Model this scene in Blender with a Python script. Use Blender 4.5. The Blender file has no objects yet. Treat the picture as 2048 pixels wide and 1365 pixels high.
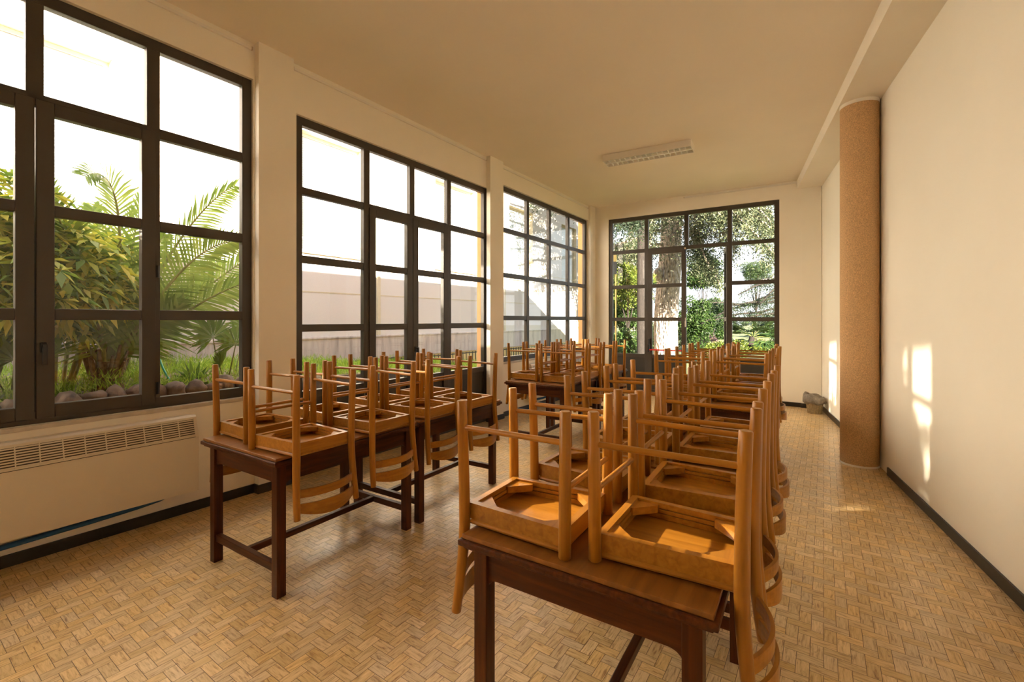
import bpy, bmesh, math, random
import numpy as np
from mathutils import Vector, Matrix

random.seed(7)
RNG = np.random.default_rng(11)
SC = bpy.context.scene
COL = SC.collection
R = math.radians

# ------------------------------------------------------------------ camera
FPX, CX, HY, EYE = 910.0, 1024.0, 640.0, 1.5      # focal length, principal column and horizon row in a 2048 px frame; eye height
cam_d = bpy.data.cameras.new('camera')
cam = bpy.data.objects.new('camera', cam_d)
COL.objects.link(cam)
cam.location = (0, 0, EYE)
cam.rotation_euler = (R(90), 0, 0)
cam_d.sensor_width = 36.0
cam_d.lens = FPX / 2048 * 36.0
cam_d.shift_y = -(682.5 - HY) / 2048
cam_d.clip_start = 0.05
cam_d.clip_end = 4000
SC.camera = cam

# ------------------------------------------------------------------ wall frames
RL = 0.685                                        # left wall: X = -4.952 + RL*Y
NL_ = math.hypot(1, RL)
tW = Vector((RL / NL_, 1 / NL_, 0)); nW = Vector((1 / NL_, -RL / NL_, 0))   # along the left wall, into the room
A_LEFT = math.atan2(tW.y, tW.x)
O_LEFT = Vector((-4.952, 0, 0))
A_FAR = math.atan2(-1, 1.62)
O_FAR = Vector((1.748, 9.780, 0))
A_RIGHT = math.atan2(-1, -0.482)
O_RIGHT = Vector((5.204, 7.647, 0))
D_FAC = 8.0
O_FAC = Vector((-D_FAC * NL_, 0, 0))
CEIL = 3.90

def wallpt(O, a, s, d, z):
    return Vector((O.x + s * math.cos(a) - d * math.sin(a), O.y + s * math.sin(a) + d * math.cos(a), z))

# ------------------------------------------------------------------ light
SUN_DIR = (-3.9 * nW + 3.15 * tW) + Vector((0, 0, -1.72))
LOW = Vector((0, 0, 0.62))                           # flattens the stand-in lamps' beams on the right wall
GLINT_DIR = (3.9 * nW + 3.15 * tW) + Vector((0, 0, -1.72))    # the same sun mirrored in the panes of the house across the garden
sun_d = bpy.data.lights.new('sun', 'SUN')
sun_d.energy = 40.0
sun_d.angle = R(0.6)
sun_d.color = (1.0, 0.87, 0.69)
sun = bpy.data.objects.new('sun', sun_d)
COL.objects.link(sun)
sun.rotation_euler = SUN_DIR.to_track_quat('-Z', 'Y').to_euler()
sun.location = (8, -10, 14)

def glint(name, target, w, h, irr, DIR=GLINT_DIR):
    """added area lamp standing in for sun mirrored by the house opposite, aimed at the spot it lights"""
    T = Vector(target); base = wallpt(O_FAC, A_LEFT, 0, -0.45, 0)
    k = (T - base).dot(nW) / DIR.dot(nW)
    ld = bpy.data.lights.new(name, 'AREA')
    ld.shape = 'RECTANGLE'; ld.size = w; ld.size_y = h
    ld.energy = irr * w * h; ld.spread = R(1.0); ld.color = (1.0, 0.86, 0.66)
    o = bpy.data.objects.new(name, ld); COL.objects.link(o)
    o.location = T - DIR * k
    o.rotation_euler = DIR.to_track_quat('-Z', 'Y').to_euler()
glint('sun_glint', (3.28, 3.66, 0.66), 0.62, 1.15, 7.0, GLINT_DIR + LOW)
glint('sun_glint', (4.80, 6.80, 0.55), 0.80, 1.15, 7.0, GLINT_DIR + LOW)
glint('sun_glint', (0.469, 1.436, 0.86), 0.40, 0.62, 9.5, nW + Vector((0, 0, -0.47)))      # stand-in lamp aimed straight off the house at the chair seats
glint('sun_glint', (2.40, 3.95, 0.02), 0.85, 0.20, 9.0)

world = bpy.data.worlds.new('world'); SC.world = world
world.use_nodes = True
wt = world.node_tree; wt.nodes.clear()
w_out = wt.nodes.new('ShaderNodeOutputWorld'); w_bg = wt.nodes.new('ShaderNodeBackground')
w_tc = wt.nodes.new('ShaderNodeTexCoord'); w_sep = wt.nodes.new('ShaderNodeSeparateXYZ'); w_rmp = wt.nodes.new('ShaderNodeValToRGB')
wt.links.new(w_tc.outputs['Generated'], w_sep.inputs[0]); wt.links.new(w_sep.outputs['Z'], w_rmp.inputs[0])
e = w_rmp.color_ramp.elements
e[0].position = 0.0; e[0].color = (0.93, 0.97, 1.0, 1)
e[1].position = 0.9; e[1].color = (0.62, 0.78, 1.0, 1)
wt.links.new(w_rmp.outputs[0], w_bg.inputs[0]); wt.links.new(w_bg.outputs[0], w_out.inputs[0])
w_bg.inputs[1].default_value = 1.75

SC.view_settings.view_transform = 'Standard'
SC.view_settings.look = 'None'
SC.view_settings.exposure = 0.60
SC.view_settings.gamma = 1.0
SC.view_settings.use_curve_mapping = False
cy = SC.cycles
cy.max_bounces = 10; cy.diffuse_bounces = 6; cy.glossy_bounces = 4; cy.transmission_bounces = 4
cy.transparent_max_bounces = 24
cy.caustics_reflective = False; cy.caustics_refractive = False
cy.sample_clamp_indirect = 6.0
try:
    cy.use_denoising = True
except Exception:
    pass

# ------------------------------------------------------------------ materials
def S(r, g, b):
    f = lambda c: (c / 255) / 12.92 if c / 255 <= 0.04045 else ((c / 255 + 0.055) / 1.055) ** 2.4
    return (f(r), f(g), f(b), 1)

def new_mat(name):
    m = bpy.data.materials.new(name); m.use_nodes = True
    nt = m.node_tree
    return m, nt, nt.nodes['Principled BSDF']

def plain(name, col, rough=0.6, metal=0.0, noise=0.0, nscale=20.0, bump=0.0, bscale=200.0, coat=0.0, spec=0.5):
    m, nt, b = new_mat(name)
    b.inputs['Base Color'].default_value = (*col[:3], 1); b.inputs['Roughness'].default_value = rough
    b.inputs['Metallic'].default_value = metal; b.inputs['Coat Weight'].default_value = coat
    b.inputs['Specular IOR Level'].default_value = spec
    tc = nt.nodes.new('ShaderNodeTexCoord')
    if noise:
        n = nt.nodes.new('ShaderNodeTexNoise'); n.inputs['Scale'].default_value = nscale; n.inputs['Detail'].default_value = 5
        nt.links.new(tc.outputs['Object'], n.inputs['Vector'])
        r = nt.nodes.new('ShaderNodeValToRGB')
        r.color_ramp.elements[0].position = 0.3; r.color_ramp.elements[1].position = 0.7
        r.color_ramp.elements[0].color = tuple(c * (1 - noise) for c in col[:3]) + (1,)
        r.color_ramp.elements[1].color = tuple(min(1, c * (1 + noise)) for c in col[:3]) + (1,)
        nt.links.new(n.outputs['Fac'], r.inputs[0]); nt.links.new(r.outputs[0], b.inputs['Base Color'])
    if bump:
        n2 = nt.nodes.new('ShaderNodeTexNoise'); n2.inputs['Scale'].default_value = bscale; n2.inputs['Detail'].default_value = 3
        nt.links.new(tc.outputs['Object'], n2.inputs['Vector'])
        bp = nt.nodes.new('ShaderNodeBump'); bp.inputs['Strength'].default_value = bump; bp.inputs['Distance'].default_value = 0.01
        nt.links.new(n2.outputs['Fac'], bp.inputs['Height']); nt.links.new(bp.outputs[0], b.inputs['Normal'])
    return m

def wood(name, c0, c1, c2, axis, rough=0.35, coat=0.15, scale=7.0, stretch=14.0, spec=0.32):
    m, nt, b = new_mat(name)
    tc = nt.nodes.new('ShaderNodeTexCoord'); mp = nt.nodes.new('ShaderNodeMapping')
    sc = [scale * stretch / 2] * 3; sc['xyz'.index(axis)] = scale / 2
    mp.inputs['Scale'].default_value = sc
    oi = nt.nodes.new('ShaderNodeObjectInfo')
    add = nt.nodes.new('ShaderNodeVectorMath'); add.operation = 'ADD'
    mul = nt.nodes.new('ShaderNodeMath'); mul.operation = 'MULTIPLY'; mul.inputs[1].default_value = 37.0
    nt.links.new(oi.outputs['Random'], mul.inputs[0])
    nt.links.new(tc.outputs['Object'], mp.inputs[0]); nt.links.new(mp.outputs[0], add.inputs[0]); nt.links.new(mul.outputs[0], add.inputs[1])
    n = nt.nodes.new('ShaderNodeTexNoise'); n.inputs['Scale'].default_value = 1.0; n.inputs['Detail'].default_value = 6; n.inputs['Distortion'].default_value = 0.6
    nt.links.new(add.outputs[0], n.inputs['Vector'])
    r = nt.nodes.new('ShaderNodeValToRGB')
    el = r.color_ramp.elements; el[0].position = 0.28; el[1].position = 0.75
    el[0].color = (*c0[:3], 1); el[1].color = (*c2[:3], 1)
    k = el.new(0.5); k.color = (*c1[:3], 1)
    nt.links.new(n.outputs['Fac'], r.inputs[0])
    # every piece a touch lighter or darker
    hs = nt.nodes.new('ShaderNodeHueSaturation')
    mr = nt.nodes.new('ShaderNodeMapRange'); mr.inputs['To Min'].default_value = 0.86; mr.inputs['To Max'].default_value = 1.12
    nt.links.new(oi.outputs['Random'], mr.inputs[0]); nt.links.new(mr.outputs[0], hs.inputs['Value']); nt.links.new(r.outputs[0], hs.inputs['Color'])
    nt.links.new(hs.outputs[0], b.inputs['Base Color'])
    b.inputs['Specular IOR Level'].default_value = spec
    b.inputs['Roughness'].default_value = rough; b.inputs['Coat Weight'].default_value = coat; b.inputs['Coat Roughness'].default_value = 0.25
    return m

BE0, BE1, BE2 = (0.27, 0.100, 0.008), (0.355, 0.142, 0.013), (0.43, 0.182, 0.020)
M_WX = wood('chair_wood_across', BE0, BE1, BE2, 'x'); M_WY = wood('chair_wood_deep', BE0, BE1, BE2, 'y'); M_WZ = wood('chair_wood_upright', BE0, BE1, BE2, 'z')
M_FOOT = plain('worn_leg_end', (0.42, 0.25, 0.12), 0.8, noise=0.3, nscale=90)
DK0, DK1, DK2 = (0.032, 0.0080, 0.0014), (0.062, 0.0160, 0.0026), (0.098, 0.027, 0.0045)
M_DX = wood('table_wood_along', DK0, DK1, DK2, 'x', 0.38, 0.05, spec=0.2); M_DY = wood('table_wood_across', DK0, DK1, DK2, 'y', 0.38, 0.05, spec=0.2); M_DZ = wood('table_wood_upright', DK0, DK1, DK2, 'z', 0.38, 0.05, spec=0.2)
M_TOP = wood('table_top_veneer', (0.16, 0.058, 0.010), (0.22, 0.083, 0.015), (0.28, 0.112, 0.023), 'x', 0.33, 0.2, scale=4)
M_WALL = plain('wall_paint', (0.90, 0.845, 0.735), 0.85, noise=0.02, nscale=1.6, bump=0.05, bscale=160)
M_WALLR = plain('right_wall_paint', (0.89, 0.85, 0.74), 0.85, noise=0.02, nscale=1.2, bump=0.05, bscale=160)
M_CEIL = plain('ceiling_paint', (0.90, 0.82, 0.70), 0.9, noise=0.02, nscale=1.3)
M_OCHRE = plain('outer_wall_ochre', (0.78, 0.42, 0.17), 0.85, noise=0.06, nscale=6)
M_CREAM_OUT = plain('outer_wall_cream', (0.74, 0.58, 0.42), 0.85, noise=0.06, nscale=6)
M_FRAME = plain('brown_aluminium', (0.052, 0.042, 0.033), 0.45, noise=0.06, nscale=8)
M_FRAME_D = plain('brown_panel', (0.036, 0.031, 0.026), 0.5, noise=0.06, nscale=8)
M_BLACK = plain('black_plastic', (0.012, 0.012, 0.012), 0.4)
M_BASE = plain('black_skirting', (0.016, 0.014, 0.012), 0.35, noise=0.25, nscale=30)
M_MARBLE = plain('sill_marble', (0.55, 0.48, 0.40), 0.35, noise=0.15, nscale=12)
M_COL = plain('column_granular_plaster', (0.62, 0.385, 0.185), 0.9, noise=0.28, nscale=110, bump=0.6, bscale=220)
M_WHITE = plain('white_enamel', (0.84, 0.80, 0.73), 0.4)
M_UNIT = plain('cream_metal', (0.70, 0.62, 0.50), 0.42, noise=0.02, nscale=3)
M_SHADE_SEAM = plain('gap_shade_and_seam', (0.06, 0.05, 0.04), 0.8)  # dark colour stands in for shade between the grille slats; also the seam
M_STEEL = plain('louver_metal', (0.93, 0.91, 0.86), 0.3)
M_TUBE = plain('lamp_tube', (0.85, 0.85, 0.82), 0.4)
M_BLUE = plain('blue_pipe_insulation', (0.015, 0.09, 0.24), 0.6)
M_RED = plain('red_bar', (0.75, 0.02, 0.02), 0.4)
M_BRASS = plain('pale_metal', (0.62, 0.52, 0.38), 0.35, metal=0.6)
M_STICK = plain('green_sticker', (0.28, 0.50, 0.10), 0.6)

def glass_mat(name):
    m = bpy.data.materials.new(name); m.use_nodes = True
    nt = m.node_tree; nt.nodes.clear()
    out = nt.nodes.new('ShaderNodeOutputMaterial'); mix = nt.nodes.new('ShaderNodeMixShader')
    tr = nt.nodes.new('ShaderNodeBsdfTransparent'); gl = nt.nodes.new('ShaderNodeBsdfGlossy'); fr = nt.nodes.new('ShaderNodeFresnel')
    ge = nt.nodes.new('ShaderNodeNewGeometry'); io = nt.nodes.new('ShaderNodeMapRange')      # leaving the pane sees the same index as entering it
    io.inputs['To Min'].default_value = 1.45; io.inputs['To Max'].default_value = 1 / 1.45
    nt.links.new(ge.outputs['Backfacing'], io.inputs[0]); nt.links.new(io.outputs[0], fr.inputs[0])
    gl.inputs['Roughness'].default_value = 0.0
    tr.inputs[0].default_value = (0.985, 0.99, 0.985, 1)
    nt.links.new(fr.outputs[0], mix.inputs[0]); nt.links.new(tr.outputs[0], mix.inputs[1]); nt.links.new(gl.outputs[0], mix.inputs[2])
    nt.links.new(mix.outputs[0], out.inputs[0])
    return m
M_GLASS = glass_mat('window_glass')

def leaf_mat(name, cols, trans=0.35, rough=0.5):
    m = bpy.data.materials.new(name); m.use_nodes = True
    nt = m.node_tree; nt.nodes.clear()
    out = nt.nodes.new('ShaderNodeOutputMaterial'); mix = nt.nodes.new('ShaderNodeMixShader'); mix.inputs[0].default_value = trans
    pb = nt.nodes.new('ShaderNodeBsdfPrincipled'); pb.inputs['Roughness'].default_value = rough; pb.inputs['Specular IOR Level'].default_value = 0.3
    tl = nt.nodes.new('ShaderNodeBsdfTranslucent'); g = nt.nodes.new('ShaderNodeNewGeometry'); r = nt.nodes.new('ShaderNodeValToRGB')
    el = r.color_ramp.elements
    el[0].color = (*cols[0], 1); el[1].color = (*cols[-1], 1)
    for i, c in enumerate(cols[1:-1]):
        k = el.new((i + 1) / (len(cols) - 1)); k.color = (*c, 1)
    nt.links.new(g.outputs['Random Per Island'], r.inputs[0])
    nt.links.new(r.outputs[0], pb.inputs['Base Color']); nt.links.new(r.outputs[0], tl.inputs['Color'])
    nt.links.new(pb.outputs[0], mix.inputs[1]); nt.links.new(tl.outputs[0], mix.inputs[2]); nt.links.new(mix.outputs[0], out.inputs[0])
    return m
L_DATE = leaf_mat('date_palm_leaf', [(0.12, 0.20, 0.035), (0.20, 0.30, 0.06), (0.27, 0.36, 0.08)])
L_FAN = leaf_mat('fan_palm_leaf', [(0.09, 0.17, 0.03), (0.16, 0.26, 0.05)])
L_SCHEF = leaf_mat('variegated_leaf', [(0.12, 0.21, 0.03), (0.22, 0.33, 0.045), (0.42, 0.47, 0.05), (0.70, 0.62, 0.09), (0.26, 0.36, 0.06)])
L_GRASS = leaf_mat('garden_grass', [(0.16, 0.30, 0.03), (0.28, 0.44, 0.05), (0.40, 0.52, 0.08)])
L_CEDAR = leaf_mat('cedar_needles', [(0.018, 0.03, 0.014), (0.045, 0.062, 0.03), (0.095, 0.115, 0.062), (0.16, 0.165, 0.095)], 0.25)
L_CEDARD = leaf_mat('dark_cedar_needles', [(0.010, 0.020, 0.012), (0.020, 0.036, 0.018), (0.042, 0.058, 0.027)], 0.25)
L_YEL = leaf_mat('yellow_green_leaf', [(0.035, 0.06, 0.010), (0.085, 0.12, 0.017), (0.15, 0.17, 0.028)])
L_GREEN = leaf_mat('mid_green_leaf', [(0.012, 0.032, 0.008), (0.028, 0.062, 0.013), (0.060, 0.098, 0.022)])
L_PINE = leaf_mat('pine_needles', [(0.014, 0.032, 0.010), (0.028, 0.055, 0.016), (0.055, 0.085, 0.026)], 0.2)
L_PINK = leaf_mat('pink_blossom', [(0.28, 0.15, 0.15), (0.36, 0.24, 0.23), (0.10, 0.12, 0.04)])
M_STEM = plain('green_stem', (0.20, 0.22, 0.06), 0.6, noise=0.2, nscale=15)
M_BARKP = plain('palm_bark', (0.16, 0.11, 0.06), 0.9, noise=0.35, nscale=25, bump=0.8, bscale=40)

def bark_mat():
    m, nt, b = new_mat('cedar_bark')
    tc = nt.nodes.new('ShaderNodeTexCoord'); mp = nt.nodes.new('ShaderNodeMapping'); mp.inputs['Scale'].default_value = (9, 9, 3.2)
    n = nt.nodes.new('ShaderNodeTexVoronoi'); n.inputs['Scale'].default_value = 1.6
    n3 = nt.nodes.new('ShaderNodeTexNoise'); n3.inputs['Scale'].default_value = 2.0; n3.inputs['Detail'].default_value = 8
    nt.links.new(tc.outputs['Object'], mp.inputs[0]); nt.links.new(mp.outputs[0], n.inputs['Vector']); nt.links.new(mp.outputs[0], n3.inputs['Vector'])
    r = nt.nodes.new('ShaderNodeValToRGB'); r.color_ramp.elements[0].position = 0.30; r.color_ramp.elements[1].position = 0.62
    r.color_ramp.elements[0].color = (0.09, 0.06, 0.042, 1); r.color_ramp.elements[1].color = (0.56, 0.45, 0.37, 1)
    nt.links.new(n3.outputs['Fac'], r.inputs[0]); nt.links.new(r.outputs[0], b.inputs['Base Color'])
    bp = nt.nodes.new('ShaderNodeBump'); bp.inputs['Strength'].default_value = 1.0; bp.inputs['Distance'].default_value = 0.09
    nt.links.new(n.outputs['Distance'], bp.inputs['Height']); nt.links.new(bp.outputs[0], b.inputs['Normal'])
    b.inputs['Roughness'].default_value = 0.95
    return m
M_BARK = bark_mat()
M_BARKD = plain('dark_shaded_bark', (0.014, 0.010, 0.008), 0.95, noise=0.4, nscale=18, bump=0.8, bscale=30)  # near-black, so the slim cedar's trunk carries its shade in the colour

# floor tile: veins run along each tile (uv u along the tile, every tile shifted at random)
def tile_mat():
    m, nt, b = new_mat('travertine_tile')
    uv = nt.nodes.new('ShaderNodeUVMap'); uv.uv_map = 'grain'
    mp = nt.nodes.new('ShaderNodeMapping'); mp.inputs['Scale'].default_value = (13, 95, 1)
    nt.links.new(uv.outputs[0], mp.inputs[0])
    n = nt.nodes.new('ShaderNodeTexNoise'); n.inputs['Scale'].default_value = 1.0; n.inputs['Detail'].default_value = 6; n.inputs['Roughness'].default_value = 0.62
    n.inputs['Distortion'].default_value = 0.5
    nt.links.new(mp.outputs[0], n.inputs['Vector'])
    r = nt.nodes.new('ShaderNodeValToRGB'); el = r.color_ramp.elements
    el[0].position = 0.27; el[0].color = (0.26, 0.13, 0.07, 1)
    el[1].position = 0.75; el[1].color = (0.75, 0.555, 0.30, 1)
    for p, c in ((0.36, (0.42, 0.255, 0.115)), (0.45, (0.60, 0.415, 0.20)), (0.58, (0.69, 0.49, 0.25))):
        k = el.new(p); k.color = (*c, 1)
    nt.links.new(n.outputs['Fac'], r.inputs[0])
    mp2 = nt.nodes.new('ShaderNodeMapping'); mp2.inputs['Scale'].default_value = (11, 44, 1); mp2.inputs['Location'].default_value = (3.3, 7.7, 0)
    nt.links.new(uv.outputs[0], mp2.inputs[0])
    nv = nt.nodes.new('ShaderNodeTexNoise'); nv.inputs['Scale'].default_value = 1.0; nv.inputs['Detail'].default_value = 8; nv.inputs['Roughness'].default_value = 0.75; nv.inputs['Distortion'].default_value = 0.8
    nt.links.new(mp2.outputs[0], nv.inputs['Vector'])
    vr = nt.nodes.new('ShaderNodeMapRange'); vr.inputs['From Min'].default_value = 0.575; vr.inputs['From Max'].default_value = 0.68; vr.inputs['To Max'].default_value = 0.8
    nt.links.new(nv.outputs['Fac'], vr.inputs[0])
    vm = nt.nodes.new('ShaderNodeMix'); vm.data_type = 'RGBA'; vm.inputs['B'].default_value = (0.21, 0.095, 0.05, 1)
    nt.links.new(vr.outputs[0], vm.inputs['Factor']); nt.links.new(r.outputs[0], vm.inputs['A'])
    at = nt.nodes.new('ShaderNodeAttribute'); at.attribute_name = 'tint'
    hs = nt.nodes.new('ShaderNodeHueSaturation')
    mv = nt.nodes.new('ShaderNodeMapRange'); mv.inputs['To Min'].default_value = 0.86; mv.inputs['To Max'].default_value = 1.10
    ms = nt.nodes.new('ShaderNodeMapRange'); ms.inputs['To Min'].default_value = 0.9; ms.inputs['To Max'].default_value = 1.12
    sp = nt.nodes.new('ShaderNodeSeparateColor')
    nt.links.new(at.outputs['Color'], sp.inputs[0])
    nt.links.new(sp.outputs[0], mv.inputs[0]); nt.links.new(sp.outputs[1], ms.inputs[0])
    nt.links.new(mv.outputs[0], hs.inputs['Value']); nt.links.new(ms.outputs[0], hs.inputs['Saturation']); nt.links.new(vm.outputs['Result'], hs.inputs['Color'])
    nt.links.new(hs.outputs[0], b.inputs['Base Color'])
    b.inputs['Roughness'].default_value = 0.36; b.inputs['Specular IOR Level'].default_value = 0.5
    tc = nt.nodes.new('ShaderNodeTexCoord'); n2 = nt.nodes.new('ShaderNodeTexNoise'); n2.inputs['Scale'].default_value = 3.0
    nt.links.new(tc.outputs['Object'], n2.inputs['Vector'])
    mr = nt.nodes.new('ShaderNodeMapRange'); mr.inputs['To Min'].default_value = 0.24; mr.inputs['To Max'].default_value = 0.42
    nt.links.new(n2.outputs['Fac'], mr.inputs[0]); nt.links.new(mr.outputs[0], b.inputs['Roughness'])
    return m
M_TILE = tile_mat()
M_GROUT = plain('dark_grout', (0.16, 0.11, 0.07), 0.8)

def facade_mat():
    m, nt, b = new_mat('facade_render')
    tc = nt.nodes.new('ShaderNodeTexCoord'); n = nt.nodes.new('ShaderNodeTexNoise'); n.inputs['Scale'].default_value = 60; n.inputs['Detail'].default_value = 4
    nt.links.new(tc.outputs['Object'], n.inputs['Vector'])
    r = nt.nodes.new('ShaderNodeValToRGB'); r.color_ramp.elements[0].color = (0.64, 0.585, 0.55, 1); r.color_ramp.elements[1].color = (0.76, 0.71, 0.67, 1)
    nt.links.new(n.outputs['Fac'], r.inputs[0]); nt.links.new(r.outputs[0], b.inputs['Base Color']); b.inputs['Roughness'].default_value = 0.9
    return m
M_FAC = facade_mat()
def traver_mat():
    m, nt, b = new_mat('plinth_travertine')
    tc = nt.nodes.new('ShaderNodeTexCoord'); mp = nt.nodes.new('ShaderNodeMapping'); mp.inputs['Scale'].default_value = (5.5, 3, 0.7)
    n = nt.nodes.new('ShaderNodeTexNoise'); n.inputs['Scale'].default_value = 1.6; n.inputs['Detail'].default_value = 7; n.inputs['Roughness'].default_value = 0.65
    nt.links.new(tc.outputs['Object'], mp.inputs[0]); nt.links.new(mp.outputs[0], n.inputs['Vector'])
    r = nt.nodes.new('ShaderNodeValToRGB'); el = r.color_ramp.elements
    el[0].position = 0.25; el[0].color = (0.30, 0.25, 0.22, 1); el[1].position = 0.7; el[1].color = (0.66, 0.58, 0.52, 1)
    k = el.new(0.48); k.color = (0.52, 0.46, 0.42, 1)
    nt.links.new(n.outputs['Fac'], r.inputs[0]); nt.links.new(r.outputs[0], b.inputs['Base Color']); b.inputs['Roughness'].default_value = 0.7
    return m
M_TRAV = traver_mat()
M_SHUT = plain('roller_shutter', (0.70, 0.74, 0.76), 0.6)
M_SURR = plain('window_surround', (0.62, 0.54, 0.38), 0.8, noise=0.08, nscale=10)
M_YELLOW = plain('basement_yellow', (0.80, 0.62, 0.26), 0.85, noise=0.08, nscale=5)
M_DGREY = plain('basement_dark', (0.10, 0.10, 0.10), 0.8)
M_SOIL = plain('soil', (0.12, 0.085, 0.05), 0.95, noise=0.3, nscale=12)
M_LAWN = plain('lawn_ground', (0.085, 0.10, 0.03), 0.95, noise=0.4, nscale=3)
M_STONE = plain('field_stone', (0.17, 0.125, 0.09), 0.9, noise=0.45, nscale=9, bump=0.7, bscale=30)
M_SEA = plain('sea_water', (0.35, 0.48, 0.66), 0.5)
M_HOSE = plain('green_hose', (0.05, 0.42, 0.30), 0.5)
M_BIN = plain('bin_slats', (0.33, 0.25, 0.13), 0.6, noise=0.3, nscale=40)
M_BAG = plain('bin_bag', (0.20, 0.165, 0.125), 0.35, noise=0.25, nscale=30, bump=0.8, bscale=45)
M_LAMPY = plain('lamp_yellow', (0.80, 0.60, 0.20), 0.5)

# ------------------------------------------------------------------ mesh builder
class MB:
    def __init__(self):
        self.v = []; self.f = []; self.s = []; self.m = []
    def add(self, vs, fs, smooth=False, mi=0):
        o = len(self.v); self.v += [tuple(p) for p in vs]
        for q in fs:
            self.f.append(tuple(o + i for i in q)); self.s.append(smooth); self.m.append(mi)
    def box(self, x0, x1, y0, y1, z0, z1, b=0.0, mi=0):
        if x0 > x1: x0, x1 = x1, x0
        if y0 > y1: y0, y1 = y1, y0
        if z0 > z1: z0, z1 = z1, z0
        if b <= 0:
            self.add([(x0, y0, z0), (x1, y0, z0), (x1, y1, z0), (x0, y1, z0), (x0, y0, z1), (x1, y0, z1), (x1, y1, z1), (x0, y1, z1)],
                     [(0, 3, 2, 1), (4, 5, 6, 7), (0, 1, 5, 4), (1, 2, 6, 5), (2, 3, 7, 6), (3, 0, 4, 7)], False, mi)
            return
        b = min(b, 0.49 * min(x1 - x0, y1 - y0, z1 - z0))
        bm = bmesh.new()
        bmesh.ops.create_cube(bm, size=1.0)
        for w in bm.verts:
            w.co = ((x0 + x1) / 2 + w.co.x * (x1 - x0), (y0 + y1) / 2 + w.co.y * (y1 - y0), (z0 + z1) / 2 + w.co.z * (z1 - z0))
        bmesh.ops.bevel(bm, geom=bm.edges[:], offset=b, segments=2, profile=0.6, affect='EDGES')
        bm.verts.index_update()
        self.add([w.co[:] for w in bm.verts], [tuple(w.index for w in f.verts) for f in bm.faces], False, mi)
        bm.free()
    def tube(self, pts, rad, n=12, cap=True, rnd=0.0, mi=0, capmi=None):
        pts = [Vector(p) for p in pts]
        rad = list(rad) if hasattr(rad, '__len__') else [rad] * len(pts)
        if rnd > 0:                                  # softened ends
            a = (pts[1] - pts[0]).normalized(); c = (pts[-2] - pts[-1]).normalized()
            pts = [pts[0], pts[0] + a * rnd] + pts[1:-1] + [pts[-1] + c * rnd, pts[-1]]
            rad = [rad[0] - rnd, rad[0]] + rad[1:-1] + [rad[-1], rad[-1] - rnd]
        T = []
        for i in range(len(pts)):
            d = pts[min(i + 1, len(pts) - 1)] - pts[max(i - 1, 0)]
            T.append(d.normalized())
        up = Vector((0, 0, 1)) if abs(T[0].z) < 0.9 else Vector((1, 0, 0))
        u = T[0].cross(up).normalized()
        rings = []
        for i, p in enumerate(pts):
            u = (u - T[i] * u.dot(T[i])).normalized(); w = T[i].cross(u)
            rings.append([p + (u * math.cos(2 * math.pi * k / n) + w * math.sin(2 * math.pi * k / n)) * rad[i] for k in range(n)])
        vs = [q for r_ in rings for q in r_]
        fs = [(i * n + k, i * n + (k + 1) % n, (i + 1) * n + (k + 1) % n, (i + 1) * n + k) for i in range(len(pts) - 1) for k in range(n)]
        self.add(vs, fs, True, mi)
        if cap:
            cm = mi if capmi is None else capmi
            self.add(rings[0], [tuple(range(n))[::-1]], False, cm); self.add(rings[-1], [tuple(range(n))], False, cm)
    def prism(self, poly, fn, mi=0):                 # poly: 2-D outline; fn(u, v, k) -> 3-D point for the two faces k = 0, 1
        n = len(poly)
        vs = [fn(u, v, 0) for u, v in poly] + [fn(u, v, 1) for u, v in poly]
        self.add(vs, [tuple(range(n))[::-1], tuple(range(n, 2 * n))] + [(i, (i + 1) % n, n + (i + 1) % n, n + i) for i in range(n)], False, mi)
    def strip(self, secs, mi=0, smooth=True):         # secs: list of 4-point cross sections joined into a curved bar
        vs = [p for s_ in secs for p in s_]; fs = []
        for i in range(len(secs) - 1):
            for k in range(4):
                fs.append((i * 4 + k, i * 4 + (k + 1) % 4, (i + 1) * 4 + (k + 1) % 4, (i + 1) * 4 + k))
        fs += [(3, 2, 1, 0), tuple(4 * (len(secs) - 1) + k for k in range(4))]
        self.add(vs, fs, False, mi)
    def build(self, name, mats, parent=None):
        me = bpy.data.meshes.new(name)
        me.from_pydata(self.v, [], self.f); me.update()
        mats = mats if isinstance(mats, (list, tuple)) else [mats]
        for m in mats: me.materials.append(m)
        me.polygons.foreach_set('use_smooth', self.s)
        me.polygons.foreach_set('material_index', self.m)
        bm = bmesh.new(); bm.from_mesh(me); bmesh.ops.recalc_face_normals(bm, faces=bm.faces); bm.to_mesh(me); bm.free()
        o = bpy.data.objects.new(name, me); COL.objects.link(o)
        if parent: o.parent = parent
        return o

def np_obj(name, verts, faces, mat, parent=None, smooth=False):
    me = bpy.data.meshes.new(name)
    k = faces.shape[1]
    me.vertices.add(len(verts)); me.vertices.foreach_set('co', verts.astype(np.float32).ravel())
    me.loops.add(faces.size); me.loops.foreach_set('vertex_index', faces.astype(np.int32).ravel())
    me.polygons.add(len(faces)); me.polygons.foreach_set('loop_start', np.arange(0, faces.size, k, dtype=np.int32))
    me.update(calc_edges=True)
    if smooth: me.polygons.foreach_set('use_smooth', np.ones(len(faces), dtype=bool))
    me.materials.append(mat)
    o = bpy.data.objects.new(name, me); COL.objects.link(o)
    if parent: o.parent = parent
    return o

def tag(o, label, cat, group=None, kind=None):
    o['label'] = label; o['category'] = cat
    if group: o['group'] = group
    if kind: o['kind'] = kind
    return o

def empty(name, loc=(0, 0, 0), rz=0.0):
    o = bpy.data.objects.new(name, None); COL.objects.link(o)
    o.location = loc; o.rotation_euler = (0, 0, rz); o.empty_display_size = 0.1
    return o

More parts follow.
